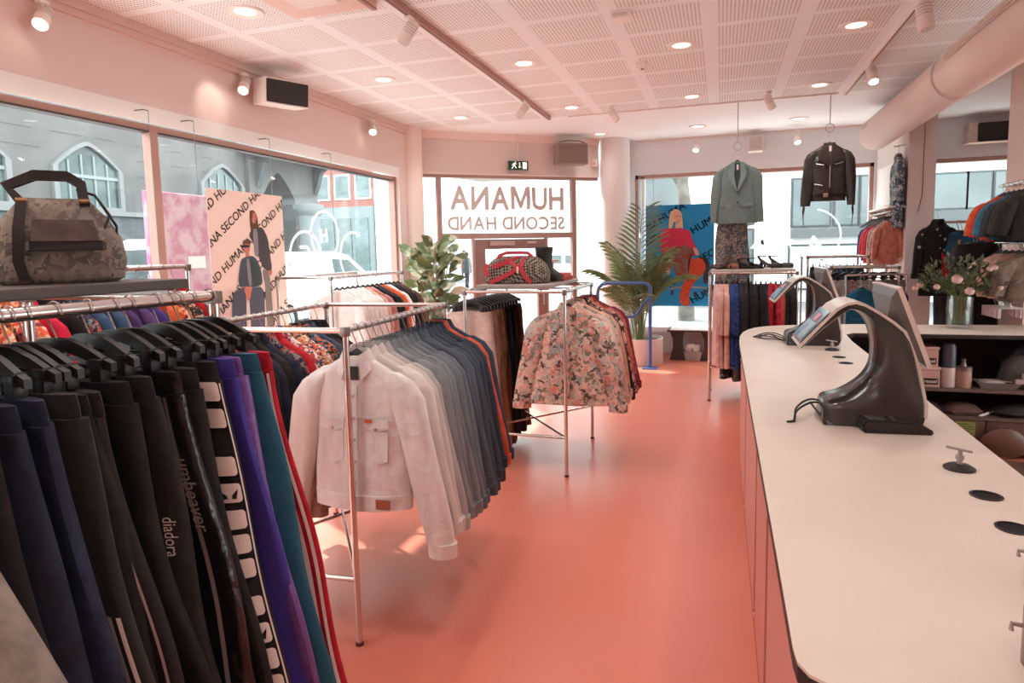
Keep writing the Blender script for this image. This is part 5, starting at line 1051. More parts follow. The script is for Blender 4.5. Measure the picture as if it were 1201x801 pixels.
def strap(b, pts, w=.011, th=.004):
    P = [Vector(p) for p in pts]; rings = []
    for i, p in enumerate(P):
        d = (P[min(i+1,len(P)-1)]-P[max(i-1,0)]).normalized(); s = d.cross(Vector((0,1,0))); s = s.normalized() if s.length > .05 else Vector((1,0,0)); n = Vector((0,1,0))
        rings.append([p+s*w+n*th, p-s*w+n*th, p-s*w-n*th, p+s*w-n*th])
    loft(b, rings)
for sy in (-1,1):
    b = BM(); strap(b, [(-.075,sy*.085,.01),(-.085,sy*.092,.06),(-.08,sy*.085,.14),(-.07,sy*.06,.21),(-.10,sy*.03,.255),(-.04,sy*.02,.285),(.03,sy*.02,.285),(.06,sy*.03,.265),(.065,sy*.055,.20)], .012, .004); O('strap', b, STR, t)
b = BM(); tube(b, [(.10,-.05,.13),(.12,-.04,.18),(.09,-.02,.235),(.05,0,.25)], .004, 6); tube(b, [(.13,-.03,.1),(.135,-.03,.15),(.10,0,.22)], .004, 6); O('cord', b, STR, t)
b = BM()
for x in (-.07,.065): tube(b, [(x-.012,-.06,.215),(x+.012,-.06,.215)], .007, 8)
O('buckle', b, M('#9a7a5a',.3,.8), t)
# red strapped bag
t = T('handbag', 'black and beige lattice bag with red straps on the rack', 'bag', (-1.50,4.72,1.40)); t.rotation_euler = (0,0,.12)
LAT = M('#2b2420', .7, h2='#8f8270', kind='check', sc=62, lo=.45, hi=.55)
b = BM(); loft(b, [ring(0,z,w,q,2,.005,28,.62,10) for z,w,q in interp([(0,.235,.11),(.012,.252,.125),(.08,.256,.13),(.14,.235,.115),(.185,.19,.08),(.205,.15,.04),(.21,.12,.02)],3)]); O('bag_body', b, LAT, t)
RDS = M('#b5333f', .55)
def yb(z): return -(.131 if z < .09 else .131-.35*(z-.09)**1.0*.6-.8*max(0,z-.14))
for xs in ([(-.19,.01),(-.05,.07),(.03,.12),(-.02,.16),(-.10,.19)],[(.13,.005),(.08,.06),(.05,.12),(.06,.17),(.10,.20)],[(-.20,.06),(-.225,.12),(-.20,.16)],[(-.17,.13),(-.05,.165),(.06,.21)]):
    b = BM(); P = []
    for (x0,z0),(x1,z1) in zip(xs, xs[1:]):
        for k in range(4): f = k/4; P.append((x0+(x1-x0)*f, yb(z0+(z1-z0)*f)-.004, z0+(z1-z0)*f))
    strap(b, P, .016, .004); O('strap', b, RDS, t)
b = BM(); strap(b, [(-.14,-.06,.19),(-.13,-.04,.215),(-.08,0,.235),(.02,0,.235),(.09,-.02,.23),(.13,-.05,.20)], .012, .005); O('bag_handle', b, RDS, t)
b = BM(); box(b, .02,.035,-.142,-.134,.08,.13,.003); O('tag', b, M('#e5d2c4',.6), t)
# boots
def boot():
    b = BM(); loft(b, [[(cx+rx*cos(2*pi*k/18), ry*sin(2*pi*k/18), z) for k in range(18)] for z,cx,rx,ry in ((.02,.035,.10,.042),(.05,.03,.10,.043),(.08,.01,.075,.042),(.11,-.015,.058,.042),(.16,-.02,.055,.046),(.22,-.02,.06,.05),(.27,-.018,.066,.054),(.275,-.018,.060,.048),(.2,-.02,.05,.04))], True, True); return b
BTM = M('#221d1b', .45, bump=.4, bsc=14)
for i, (x, y, a, l) in enumerate(((-1.31,4.86,-.1,'black leather ankle boot, nearer of the pair beside the bag'),(-1.34,5.03,-.15,'black leather ankle boot, farther of the pair beside the bag'))):
    t = T('ankle_boot', l, 'boot', (x,y,1.40), a, 'black boots on the rack')
    O('boot_shaft', boot(), BTM, t); b = BM(); loft(b, [[(.035+.105*cos(2*pi*k/18), .046*sin(2*pi*k/18), z) for k in range(18)] for z in (.008,.024)]); O('sole', b, M('#15110f',.6), t)
    b = BM(); box(b, -.066,-.015,-.035,.035,0,.022,.004); O('heel', b, M('#15110f',.6), t); b = BM(); loft(b, [[(-.016+.062*cos(2*pi*k/18), .047*sin(2*pi*k/18), z) for k in range(18)] for z in (.1,.122)], False, False); O('ankle_strap', b, M('#2d2623',.5), t)
t = T('folded_scarf', 'folded rust red scarf on the rack behind the boots', 'scarf', (-1.26,5.15,1.40)); b = BM(); box(b, -.08,.07,-.16,.16,0,.035,.014); O('lower_fold', b, M('#a8493c',.9), t); b = BM(); box(b, -.07,.06,-.14,.13,.03,.062,.014); O('upper_fold', b, M('#b5584a',.9), t)
t = T('ring_stand', 'small pinkish wooden knob stand behind the boots', 'stand', (-1.36,5.25,1.40)); b = BM(); lathe(b, [(.04,0),(.04,.01),(.012,.02),(.012,.15)], n=16); O('stand_post', b, M('#b5857a',.6), t); b = BM(); lathe(b, [(.001,.145),(.055,.15),(.055,.165),(.001,.17)], n=18); O('stand_top', b, M('#c99a8e',.6), t)
def shoe(kind, m, lab, loc, rz, g):
    t = T('sandal' if kind != 'pump' else 'high_heel', lab, 'shoe', loc, rz, g); h = .06 if kind == 'wedge' else .085
    def sole_z(u): return .008+h*max(0, 1-u*1.6)**1.2
    us = [i/10 for i in range(11)]
    def wd(u): return .028+.014*sin(pi*min(1,u*1.05))-.012*max(0,u-.85)/.15
    b = BM(); loft(b, [[(-.12+.24*u,-wd(u),sole_z(u)),(-.12+.24*u,wd(u),sole_z(u)),(-.12+.24*u,wd(u),sole_z(u)+.01),(-.12+.24*u,-wd(u),sole_z(u)+.01)] for u in us]); O('sole', b, M('#3a2a24',.6), t, False)
    b = BM()
    if kind == 'wedge': prism(b, [(-.12,-.026,0),(.03,-.026,0),(.03,-.026,.012),(-.04,-.026,.03),(-.12,-.026,h+.006)], (0,.052,0))
    else: loft(b, [[(-.105+q*cos(2*pi*k/8), q*sin(2*pi*k/8), z) for k in range(8)] for q,z in ((.008,0),(.009,.04),(.018,h))])
    O('heel', b, m, t, False)
    b = BM()
    for u in ((.62,.75,.88) if kind != 'pump' else (.6,.66,.72,.78,.84,.9,.96)):
        x = -.12+.24*u; z0 = sole_z(u)+.008; w_ = wd(u); tube(b, [(x,w_*cos(a)*1.02,z0+.035*sin(a)) for a in [pi*k/8 for k in range(9)]], .007 if kind != 'pump' else .011, 6)
    O('upper', b, m, t); b = BM(); zz = sole_z(.08)+.05
    tube(b, [(-.10+.045*cos(a),.035*sin(a),zz+.0) for a in [2*pi*k/14 for k in range(15)]], .006, 6); tube(b, [(-.12,0,sole_z(0)),(-.142,0,zz)], .012, 6); O('ankle_strap', b, m, t)
    return t
SB = M('#5a4438', .5); SK = M('#241e1c', .4); SG = M('#4a443f', .45)
zt = 1.408
for i, (k, m, x, y, a, l) in enumerate((('wedge',SB,-.02,7.22,-2.3,'brown wedge sandal at the left end of the shoe shelf'),('wedge',SB,.06,7.3,-2.2,'brown wedge sandal, second from left on the shoe shelf'),('pump',M('#8a5a4a',.5),.14,7.2,-2.0,'reddish brown high heel, third from left on shoe shelf'),('wedge',SK,.30,7.2,.3,'black strappy sandal lying in the middle of shoe shelf'),('wedge',SK,.40,7.34,.2,'black strappy sandal behind the middle one'),('pump',SK,.49,7.2,-.6,'black high heel, second from right on the shoe shelf'),('pump',SG,.60,7.24,-.6,'dark grey high heel at the right end of shoe shelf'))):
    shoe(k, m, l, (x,y,zt), a, 'shoes on the shelf')
# ------------------------------------------------------------------ hung display jackets
BZ = cl('#6f807c', '#667672', sc=60); t = mk_top(1, .82, .20, .225, .06, .62, .035, .062, .05, 'knit')(); t.name = 'blazer'; t.location = (.165,8.0,2.735); tag(t, 'grey green blazer hanging from the ceiling in the window', 'blazer')
for ch in [c for c in bpy.data.objects if c.parent == t]: ch.data.materials[0] = BZ
b = BM(); poly(b, [(-.035,-.066,-.13),(.04,-.066,-.13),(.03,-.075,-.3),(.0,-.079,-.43)]); prism(b, [(-.035,-.066,-.13),(.04,-.066,-.13),(.03,-.072,-.3),(.0,-.076,-.43)], (0,.01,0)); O('lining', b, M('#2f3d3b',.7), t, False)
BZD = cl('#7b8c88','#718280', sc=60); b = BM()
for s in (-1,1): prism(b, [(s*.028,-.067,-.12),(s*.075,-.07,-.145),(s*.105,-.078,-.25),(s*.09,-.078,-.265),(s*.10,-.078,-.285),(s*.01,-.083,-.45),(s*.002,-.081,-.44),(s*.035,-.074,-.28)], (0,.012,0))
O('lapel', b, BZD, t, False)
for z_ in (-.47,-.58): b = BM(); tube(b, [(.008,-.075,z_),(.008,-.084,z_)], .011, 12); O('button', b, M('#3a4442',.3), t)
for s in (-1,1): b = BM(); prism(b, [(s*.06,-.074,-.6),(s*.17,-.066,-.59),(s*.17,-.064,-.625),(s*.06,-.073,-.635)], (0,.012,0)); O('pocket_flap', b, BZD, t, False)
b = BM(); box(b, -.008,.012,-.074,-.068,-.21,-.15); O('neck_label', b, M('#d9d2cc',.6), t, False)
hang('top', .165, 8.0, 2.735, 0, 'grey green blazer in the window', 'ceiling hangers', .17)
t = inst(('pt',0), mk_trousers(6, -.165, .95, .02, th=.04), (.12,8.09,2.10), 0, fl('#55646f', ['#8f8a80','#34434f','#9a8c7c','#4a5a66','#6f5a52'], 44), 'paisley patterned trousers hanging below the blazer', 'trousers', None); t.name = 'trousers'
hang('clip', .12, 8.09, 2.10, 0, 'paisley trousers below the blazer', 'ceiling hangers', .2)
LE = M('#2e2622', .42, spec=.55, bump=.35, bsc=16); t = mk_top(2, .74, .19, .175, .06, .60, .03, .062, .052, 'knit')(); t.name = 'leather_jacket'; t.location = (1.13,8.0,2.87); tag(t, 'black leather biker jacket with fringed sleeves hanging from the ceiling', 'jacket')
for ch in [c for c in bpy.data.objects if c.parent == t]: ch.data.materials[0] = LE
b = BM()
for s in (-1,1): prism(b, [(s*.03,-.064,-.105),(s*.085,-.066,-.15),(s*.12,-.078,-.27),(s*.015,-.086,-.36),(s*.005,-.08,-.34)], (0,.014,0))
loft(b, [[(-.06,-.02,-.10),(-.06,.03,-.09),(-.05,.03,-.14),(-.05,-.02,-.15)],[(.06,-.02,-.10),(.06,.03,-.09),(.05,.03,-.14),(.05,-.02,-.15)]]); O('lapel', b, M('#30251f',.4,spec=.5), t, False)
b = BM(); prism(b, [(-.03,-.066,-.12),(.03,-.066,-.12),(.0,-.074,-.32)], (0,.006,0)); O('lining', b, M('#4a3a33',.7), t, False)
ZP = M('#b0a8a0', .3, .8); b = BM()
for p, q in (((.0,-.09,-.36),(.002,-.084,-.6)),((-.14,-.068,-.33),(-.06,-.08,-.345)),((.05,-.08,-.345),(.13,-.07,-.325)),((-.15,-.066,-.55),(-.07,-.078,-.57))): tube(b, [p,q], .005, 6)
O('zipper', b, ZP, t)
b = BM(); loft(b, [[(x*1.02,y*1.05,z) for x,y,z in ring(0,z,.178,.064,2*1.7,.009)] for z in (-.66,-.70)]); O('belt', b, M('#1c1513',.4), t)
b = BM(); box(b, -.06,-.01,-.086,-.07,-.70,-.655,.004); O('buckle', b, ZP, t); b = BM(); box(b, -.012,.012,-.072,-.066,-.2,-.14); O('neck_label', b, M('#d9d2cc',.6), t, False)
for s in (-1,1):
    b = BM(); rr = random.Random(4)
    for k in range(16):
        z_ = -.45-.024*k; x = s*(.235+.01*rr.random()); l = .10+.04*rr.random()+(.08 if k > 11 else 0); tube(b, [(x,.01*rr.uniform(-1,1),z_),(x+s*.015,.0,z_-l*.5),(x+s*.005,.0,z_-l)], .004, 5)
    O('fringe', b, LE, t)
hang('top', 1.13, 8.0, 2.87, 0, 'black leather biker jacket', 'ceiling hangers', .16)
for x, z_, l in ((.165,2.755,'thin rod with ring carrying the blazer'),(1.13,2.89,'thin rod with hook carrying the leather jacket')):
    t = T('hanging_rod', l, 'rod', (x,8.0,ZC), world=True); b = BM(); tube(b, [(x,8.0,ZC),(x,8.0,z_+.09)], .005, 8); O('rod', b, M('#c2aea6',.4,.4), t); b = BM(); tube(b, [(x+.045*cos(a),8.0,z_+.045+.045*sin(a)) for a in [2*pi*k/16 for k in range(17)]], .004, 6); O('ring', b, STEEL, t)
# ------------------------------------------------------------------ street outside
bm = BM(); bm2 = BM()
for pts in ([(-60,-30),(-4.16,-30),(-4.16,8.1),(-1.9,10.0),(-1.9,80),(-60,80)],[(-1.9,10.46),(40,10.46),(40,80),(-1.9,80)]): prism(bm, [(x,y,-.2) for x,y in pts], (0,0,.19))
o = O('street_ground', bm, M('#66686a', .85, h2='#707172', kind='noise', sc=.6), None, False); o['kind'] = 'structure'
BOUNCE_PAVE = M('#dcd9d4', .85, h2='#d2cfca', kind='noise', sc=1.5)  # pale paving added outside the windows to bounce daylight up to the ceiling
bm = BM()
for x0,x1,y0,y1 in ((-7.2,-4.17,-30,8.0),(-1.0,12,10.47,13.2),(5.42,14,-12,9)): box(bm, x0,x1,y0,y1,-.02,.0)
o = O('bounce_pavement', bm, BOUNCE_PAVE, None, False); o['kind'] = 'structure'
STN = M('#686867', .9, h2='#5c5c5c', kind='noise', sc=1.2, lo=.35, hi=.65, bump=.4, bsc=3); STD = M('#5f6365', .9, h2='#54585a', kind='noise', sc=2.5, bump=.5, bsc=5); TRM = M('#787a7a', .8); PANE = M('#50605f', .15, h2='#39484b', kind='noise', sc=1.4, spec=.6)
t = T('stone_building', 'grey stone building across the street with pointed arch windows', 'building', (-15.5,9,0), world=True); FX = -15.0
b = BM(); box(b, FX-3,FX,-6,17.7,2.85,6.6); O('upper_wall', b, STN, t, False)
b = BM(); box(b, FX-3,FX+.12,-6,17.7,0,2.75); O('base_wall', b, STD, t, False)
b = BM(); box(b, FX-3,FX+.2,-6,17.75,2.75,2.87); O('string_course', b, TRM, t, False)
b = BM(); rr = random.Random(2)
for z in [3.0+.42*k for k in range(9)]:
    for y in [-6+1.15*k+(.5 if int(z*10)%2 else 0) for k in range(20)]:
        if rr.random() < .75: box(b, FX-.01, FX+.012, y, y+rr.uniform(.4,.9), z, z+.012)
O('mortar_lines', b, M('#5f6466',.9), t, False)
def arch(w, h0, h1, n=7):
    r = [(-w,0)]; 
    for k in range(n+1):
        f = k/n; r.append((-w+w*f*1.0, h0+(h1-h0)*(1-(1-f)**1.4)))
    return r + [(-x,z) for x,z in r[::-1][1:]]
def arch_window(y, z0, w=.93, h0=1.0, h1=1.68):
    o = BM(); P = arch(w,h0,h1); Q = arch(w*.86,h0*.98,h1*.91)
    a = [o.verts.new((FX+.10,y+u,z0+v)) for u,v in P]; c = [o.verts.new((FX+.10,y+u,z0+.09+v*.97)) for u,v in Q]; a2 = [o.verts.new((FX-.02,y+u,z0+v)) for u,v in P]; c2 = [o.verts.new((FX-.02,y+u,z0+.09+v*.97)) for u,v in Q]
    n = len(a)
    for i in range(n):
        j = (i+1)%n
        for q in ((a[i],a[j],c[j],c[i]),(a[i],a[j],a2[j],a2[i]),(c[i],c[j],c2[j],c2[i])): o.faces.new(q)
    w_ = O('window', o, TRM, t, False)
    g = BM(); prism(g, [(FX+.005,y+u,z0+.09+v*.97) for u,v in Q], (.01,0,0)); O('pane', g, PANE, w_, False)
    g = BM()
    for k in (-.55,-.18,.18,.55): box(g, FX+.012,FX+.05,y+k*w-.022,y+k*w+.022,z0+.1,z0+.09+.97*(h0*.93+(h1*.86-h0)*(1-abs(k))))
    box(g, FX+.012,FX+.06,y-w*.86,y+w*.86,z0+.78,z0+.86); O('mullions', g, M('#7d8789',.7), w_, False)
for y in (3.6, 6.5, 9.3, 12.08, 16.6): arch_window(y, 2.87)
# gateway
b = BM(); P = [(17.7,0),(18.25,0),(18.25,3.3)] + [(19.17+u, 3.3+v) for u,v in arch(.88,.35,1.25)[1:-1]] + [(20.05,3.3),(20.05,0),(21.45,0),(21.45,5.05),(17.7,5.05)]
prism(b, [(FX-1.2,y,z) for y,z in P], (1.35,0,0)); O('gateway', b, STN, t, False)
b = BM(); lathe(b, [(.62,0),(.62,.3),(.5,.35),(.5,3.1),(.6,3.2),(.68,3.35),(.68,3.5),(.5,3.55)], (FX+.1,20.72,0), 20); O('column', b, M('#828789',.85), t)
b = BM(); box(b, FX-1,FX+1.1,17.3,21.9,5.05,5.3); O('canopy', b, M('#8a9093',.8), t, False)
for y in (18.0,21.2): b = BM(); prism(b, [(FX+.14,y,5.05),(FX+1.0,y,5.05),(FX+.5,y,4.75),(FX+.3,y,4.2),(FX+.14,y,3.9)], (0,.22,0)); O('bracket', b, STD, t, False)
def block(name, lab, x0,x1,y0,y1,z1,m,rows,face,pm,fm):
    """building with rows of windows; face 'x' = east side seen, 'y' = south side seen"""
    t = T(name, lab, 'building', ((x0+x1)/2,(y0+y1)/2,0), world=True); b = BM(); box(b, x0,x1,y0,y1,0,z1); O('wall', b, m, t, False)
    b = BM(); box(b, x0-.1,x1+.1,y0-.1,y1+.1,z1,z1+.25); O('cornice', b, fm, t, False)
    for (a0,a1,n,z0,z2) in rows:
        for k in range(n):
            w = (a1-a0)/n; c0, c1 = a0+w*(k+.18), a0+w*(k+.82); b = BM(); g = BM()
            if face == 'y': box(b, c0-.1,c1+.1,y0-.06,y0,z0-.1,z2+.1); box(g, c0,c1,y0-.08,y0-.02,z0,z2)
            else: box(b, x1,x1+.06,c0-.1,c1+.1,z0-.1,z2+.1); box(g, x1+.02,x1+.08,c0,c1,z0,z2)
            w_ = O('window', b, fm, t, False); O('pane', g, pm, w_, False)
    return t
PN2 = M('#5f7173', .15, h2='#4d5e60', kind='noise', sc=1, spec=.6)
block('red_building', 'red and white house beyond the stone gateway', -27,-20.6,36,46,9.5,M('#94625a',.85),[(-26.8,-20.8,4,5.2,6.6)],'y',PN2,M('#dfe0de',.8))
t = T('shop_front', 'grey glazed shop front under the red and white house', 'building', (-21,35.4,0), world=True); b = BM(); box(b, -27,-20.6,35.4,36,0,4.6); O('wall', b, M('#7a8486',.7), t, False)
for k in range(5): b = BM(); box(b, -26.8+1.22*k,-25.8+1.22*k,35.35,35.4,.5,3.9); O('window', b, PN2, t, False)
block('white_building', 'bright sunlit white building at the street corner', -20.55,-9.8,35.6,50,12,M('#f3f2ef',.8),[(-20.2,-10,5,1.0,2.6),(-20.2,-10,5,4.2,5.8),(-20.2,-10,5,7.2,8.8)],'y',M('#b7c9ca',.2),M('#f5f5f3',.8))
block('white_building', 'pale office building straight beyond the entrance door', -9.0,-1.2,44,54,11,M('#dadedd',.8),[(-8.8,-1.4,6,.6,2.4),(-8.8,-1.4,6,3.6,5.2),(-8.8,-1.4,6,6.6,8.2)],'y',PN2,M('#e8eaea',.8))
# white and grey block opposite the rear window
t = T('office_building', 'white office block with large grey windows opposite the rear window', 'building', (3,21,0), world=True); b = BM(); box(b, -4.5,14,20.3,26,0,9); O('wall', b, M('#e8eaea',.8), t, False)
GP = M('#616c6e', .3, h2='#545f61', kind='noise', sc=.8, spec=.5); GD = M('#3f4749', .4)
for (x0,x1,z0,z1,m) in ((.0,.86,2.30,3.55,GP),(.0,.86,.3,2.1,GP),(1.95,2.9,2.2,3.5,GP),(3.05,3.6,2.2,3.5,GP),(3.7,4.6,2.2,3.5,GP),(5.4,6.2,2.55,3.45,GP),(6.25,6.75,2.55,3.45,GP),(6.85,8.2,2.55,3.45,GP),(-2.4,-1.2,2.2,3.9,GP),(-2.4,-1.2,.3,1.9,GP),(1.9,4.8,.4,1.6,M('#b9c6c8',.2))):
    b = BM(); box(b, x0-.06,x1+.06,20.22,20.3,z0-.06,z1+.06); w_ = O('window', b, GD, t, False); b = BM(); box(b, x0,x1,20.20,20.24,z0,z1); O('pane', b, m, w_, False)
b = BM(); box(b, 1.9,9.5,20.0,20.3,1.85,2.1); O('canopy', b, M('#565c5d',.5), t, False); b = BM(); box(b, 4.9,9.5,20.15,20.3,.3,2.5); O('lower_cladding', b, M('#555b5c',.45,.3), t, False); b = BM(); box(b, -4.5,14,20.15,20.3,3.75,4.3); O('ledge', b, M('#f2f4f4',.7), t, False)
# entrance soffit
b = BM(); P = [dg(.0,2.76,.13), dg(2.8,2.76,.13)]; Q = [Vector((-1.8,9.98,2.76)), Vector((-3.67,9.75,2.76)), Vector((-4.05,8.5,2.76))]; prism(b, [P[0],P[1]]+Q, (0,0,.25)); o = O('canopy_soffit', b, M('#cdbcb0',.8), None, False); o['kind'] = 'structure'
# tree in the street
t = T('street_tree', 'bare street tree trunk outside behind the blue poster', 'tree', (-.78,15,0), world=True); b = BM(); tube(b, [(-.74,15,0),(-.77,15,1.2),(-.80,15,2.6),(-.86,15,3.2),(-1.0,15,4.2)], [.19,.17,.15,.13,.09], 10); O('trunk', b, M('#6a6862',.9,h2='#55534e',kind='noise',sc=6), t)
b = BM(); tube(b, [(-.82,15,2.9),(-1.25,15,3.6),(-1.5,15,4.2)], [.07,.05,.03], 8); tube(b, [(-.84,15,3.1),(-.45,15.2,3.8),(-.3,15.2,4.4)], [.07,.05,.03], 8); O('branches', b, M('#5a5852',.9), t)
# ---- vehicles
def car(name, lab, cat, loc, prof, glassp, w, wheels, rz=0, sign=None, hb=.0):
    """prof: side outline (x along length, z); w: width"""
    t = T(name, lab, cat, loc, rz); CP = M('#f1f2f2', .25, spec=.6)
    b = BM(); zs = [z for _,z in prof]; top = max(zs)
    A = [b.verts.new((x, -w/2*(1-.16*max(0,(z-.95)/(top-.95))), z)) for x,z in prof]; B = [b.verts.new((x, w/2*(1-.16*max(0,(z-.95)/(top-.95))), z)) for x,z in prof]; n = len(A)
    f1 = b.faces.new(A); f2 = b.faces.new(B[::-1])
    for i in range(n): b.faces.new((A[i],B[i],B[(i+1)%n],A[(i+1)%n]))
    bmesh.ops.triangulate(b, faces=[f1,f2]); O('car_body', b, CP, t, False)
    for gp in glassp:
        for s in (-1,1):
            b = BM(); prism(b, [(x, s*(w/2*(1-.16*max(0,(z-.95)/(top-.95)))+.004), z) for x,z in gp], (0,s*.006,0)); O('side_window', b, M('#3d4a4d',.08,spec=.7), t, False)
    for x, r in wheels:
        for s in (-1,1):
            b = BM(); tube(b, [(x,s*(w/2-.18),r),(x,s*(w/2+.01),r)], r, 24); wl = O('wheel', b, M('#252423',.8), t); b = BM(); tube(b, [(x,s*(w/2),r),(x,s*(w/2+.02),r)], r*.6, 16); O('hub', b, M('#b9bdbf',.35,.7), wl)
    return t
suv = [(-2.3,.35),(2.3,.35),(2.35,.8),(2.3,1.15),(1.35,1.22),(.75,1.85),(-.9,1.92),(-1.7,1.88),(-2.2,1.3),(-2.35,.8)]
t = car('white_car', 'white off-road car parked across the street left of the mullion', 'car', (-9.6,8.3,0), suv, [[(1.18,1.25),(.68,1.78),(.08,1.8),(.08,1.25)],[(-.02,1.25),(-.02,1.8),(-.85,1.82),(-.95,1.25)],[(-1.05,1.25),(-.95,1.8),(-1.6,1.78),(-2.0,1.3)]], 1.8, [(1.45,.38),(-1.45,.38)], -pi/2)
b = BM(); prism(b, [(1.36,-.72,1.23),(1.36,.72,1.23),(.80,.62,1.80),(.80,-.62,1.80)], (.012,0,.012)); O('windscreen', b, M('#3d4a4d',.08,spec=.7), t, False)
for s in (-1,1): b = BM(); tube(b, [(-1.6,s*.62,1.96),(.5,s*.62,1.93)], .022, 8); tube(b, [(-1.5,s*.62,1.86),(-1.5,s*.62,1.96)], .02, 6); tube(b, [(.4,s*.62,1.86),(.4,s*.62,1.94)], .02, 6); O('roof_rail', b, M('#c9cdce',.3,.5), t)
van = [(-2.6,.3),(2.5,.3),(2.6,.75),(2.45,1.0),(1.7,1.12),(.95,1.62),(.4,1.72),(-2.55,1.72),(-2.65,1.0)]
t = car('white_van', 'white delivery van behind the white clothes at the window', 'van', (-9.4,12.6,0), van, [[(1.5,1.12),(.9,1.52),(.25,1.55),(.25,1.08)]], 1.85, [(1.7,.33),(-1.6,.33)], pi/2)
b = BM(); prism(b, [(1.72,-.74,1.13),(1.72,.74,1.13),(.98,.68,1.60),(.98,-.68,1.60)], (.012,0,.014)); O('windscreen', b, M('#3d4a4d',.08,spec=.7), t, False)
b = BM(); 
for k, (x, l) in enumerate(((-1.5,.22),(-1.1,.7))):
    if k == 0:
        tube(b, [(x+.12*cos(a),-.905,1.40+.09*sin(a)) for a in [pi*j/8 for j in range(14)]], .016, 5); tube(b, [(x-.05,-.905,1.28),(x+.18,-.905,1.28)], .012, 5)
    else: box(b, x,x+l,-.91,-.90,1.35,1.375); box(b, x,x+l*.8,-.91,-.90,1.29,1.305)
O('side_lettering', b, M('#8e9699',.6), t, False)
# ---- pink advertisement panel
PKM = M('#b86f92', .7, h2='#c9a9b8', kind='noise', sc=7, lo=.42, hi=.58); t = T('advert_panel', 'pink patterned advert panel standing outside by the mullion', 'panel', (-4.6,4.55,0), world=True)
b = BM(); box(b, -4.65,-4.6,4.22,4.98,.25,2.22,.01); O('board', b, PKM, t, False); b = BM(); box(b, -4.598,-4.594,4.62,4.82,1.55,1.66); box(b, -4.598,-4.594,4.3,4.5,.9,.98); O('white_label', b, M('#f7eef2',.6), t, False)
for y in (4.28,4.9): b = BM(); box(b, -4.67,-4.60,y-.02,y+.02,-.01,.3); O('foot', b, M('#8c8f90',.4,.5), t, False)
# ---- window decals: white outline circles with tilted letters
def decal(lab, circles, letters, F, m):
    t = T('circle_decal', lab, 'decal', F(circles[0][0],circles[0][1],0))
    loc = t.location.copy()
    for (u,v,r,a0,a1) in circles:
        b = BM(); n = 40; rings = []
        for k in range(n+1):
            a = radians(a0+(a1-a0)*k/n); rings.append([F(u+(r+d)*cos(a), v+(r+d)*sin(a), 0)-loc for d in (-.012,.012)])
        loft(b, rings, closed=False); O('circle_line', b, m, t, False)
    for (s,u,v,size,ang) in letters:
        b = BM(); x = text_bm(s, size, 0, .02*size); 
        merge(b, x); xf(b, Matrix.Rotation(radians(ang),4,'Z'))
        for q in b.verts: q.co = F(u+q.co.x, v+q.co.y, 0)-loc
        O('letter', b, m, t, False)
WD_ = trans('vinyl_white', '#f7f7f5', '#f7f7f5')
decal('white circles and tilted letters stuck on the left window', [(5.6,1.63,.26,0,190),(5.95,1.86,.25,0,360),(6.5,1.62,.28,60,250)], [('U',5.66,1.60,.22,90),('H',5.86,1.78,.2,5)], lambda u,v,w: Vector((WX-.088,u,v)), WD_)
WDR = trans('vinyl_pale', '#cdd3d3', '#cdd3d3')
decal('pale circles and tilted letters stuck on the rear window', [(.5,1.45,.5,10,110),(1.25,1.78,.38,-75,80),(1.2,1.1,.38,0,85)], [('A',.42,1.62,.3,-15),('N',.72,1.60,.3,70),('A',1.2,1.52,.34,10)], lambda u,v,w: Vector((u,BY+.064,v)), WDR)
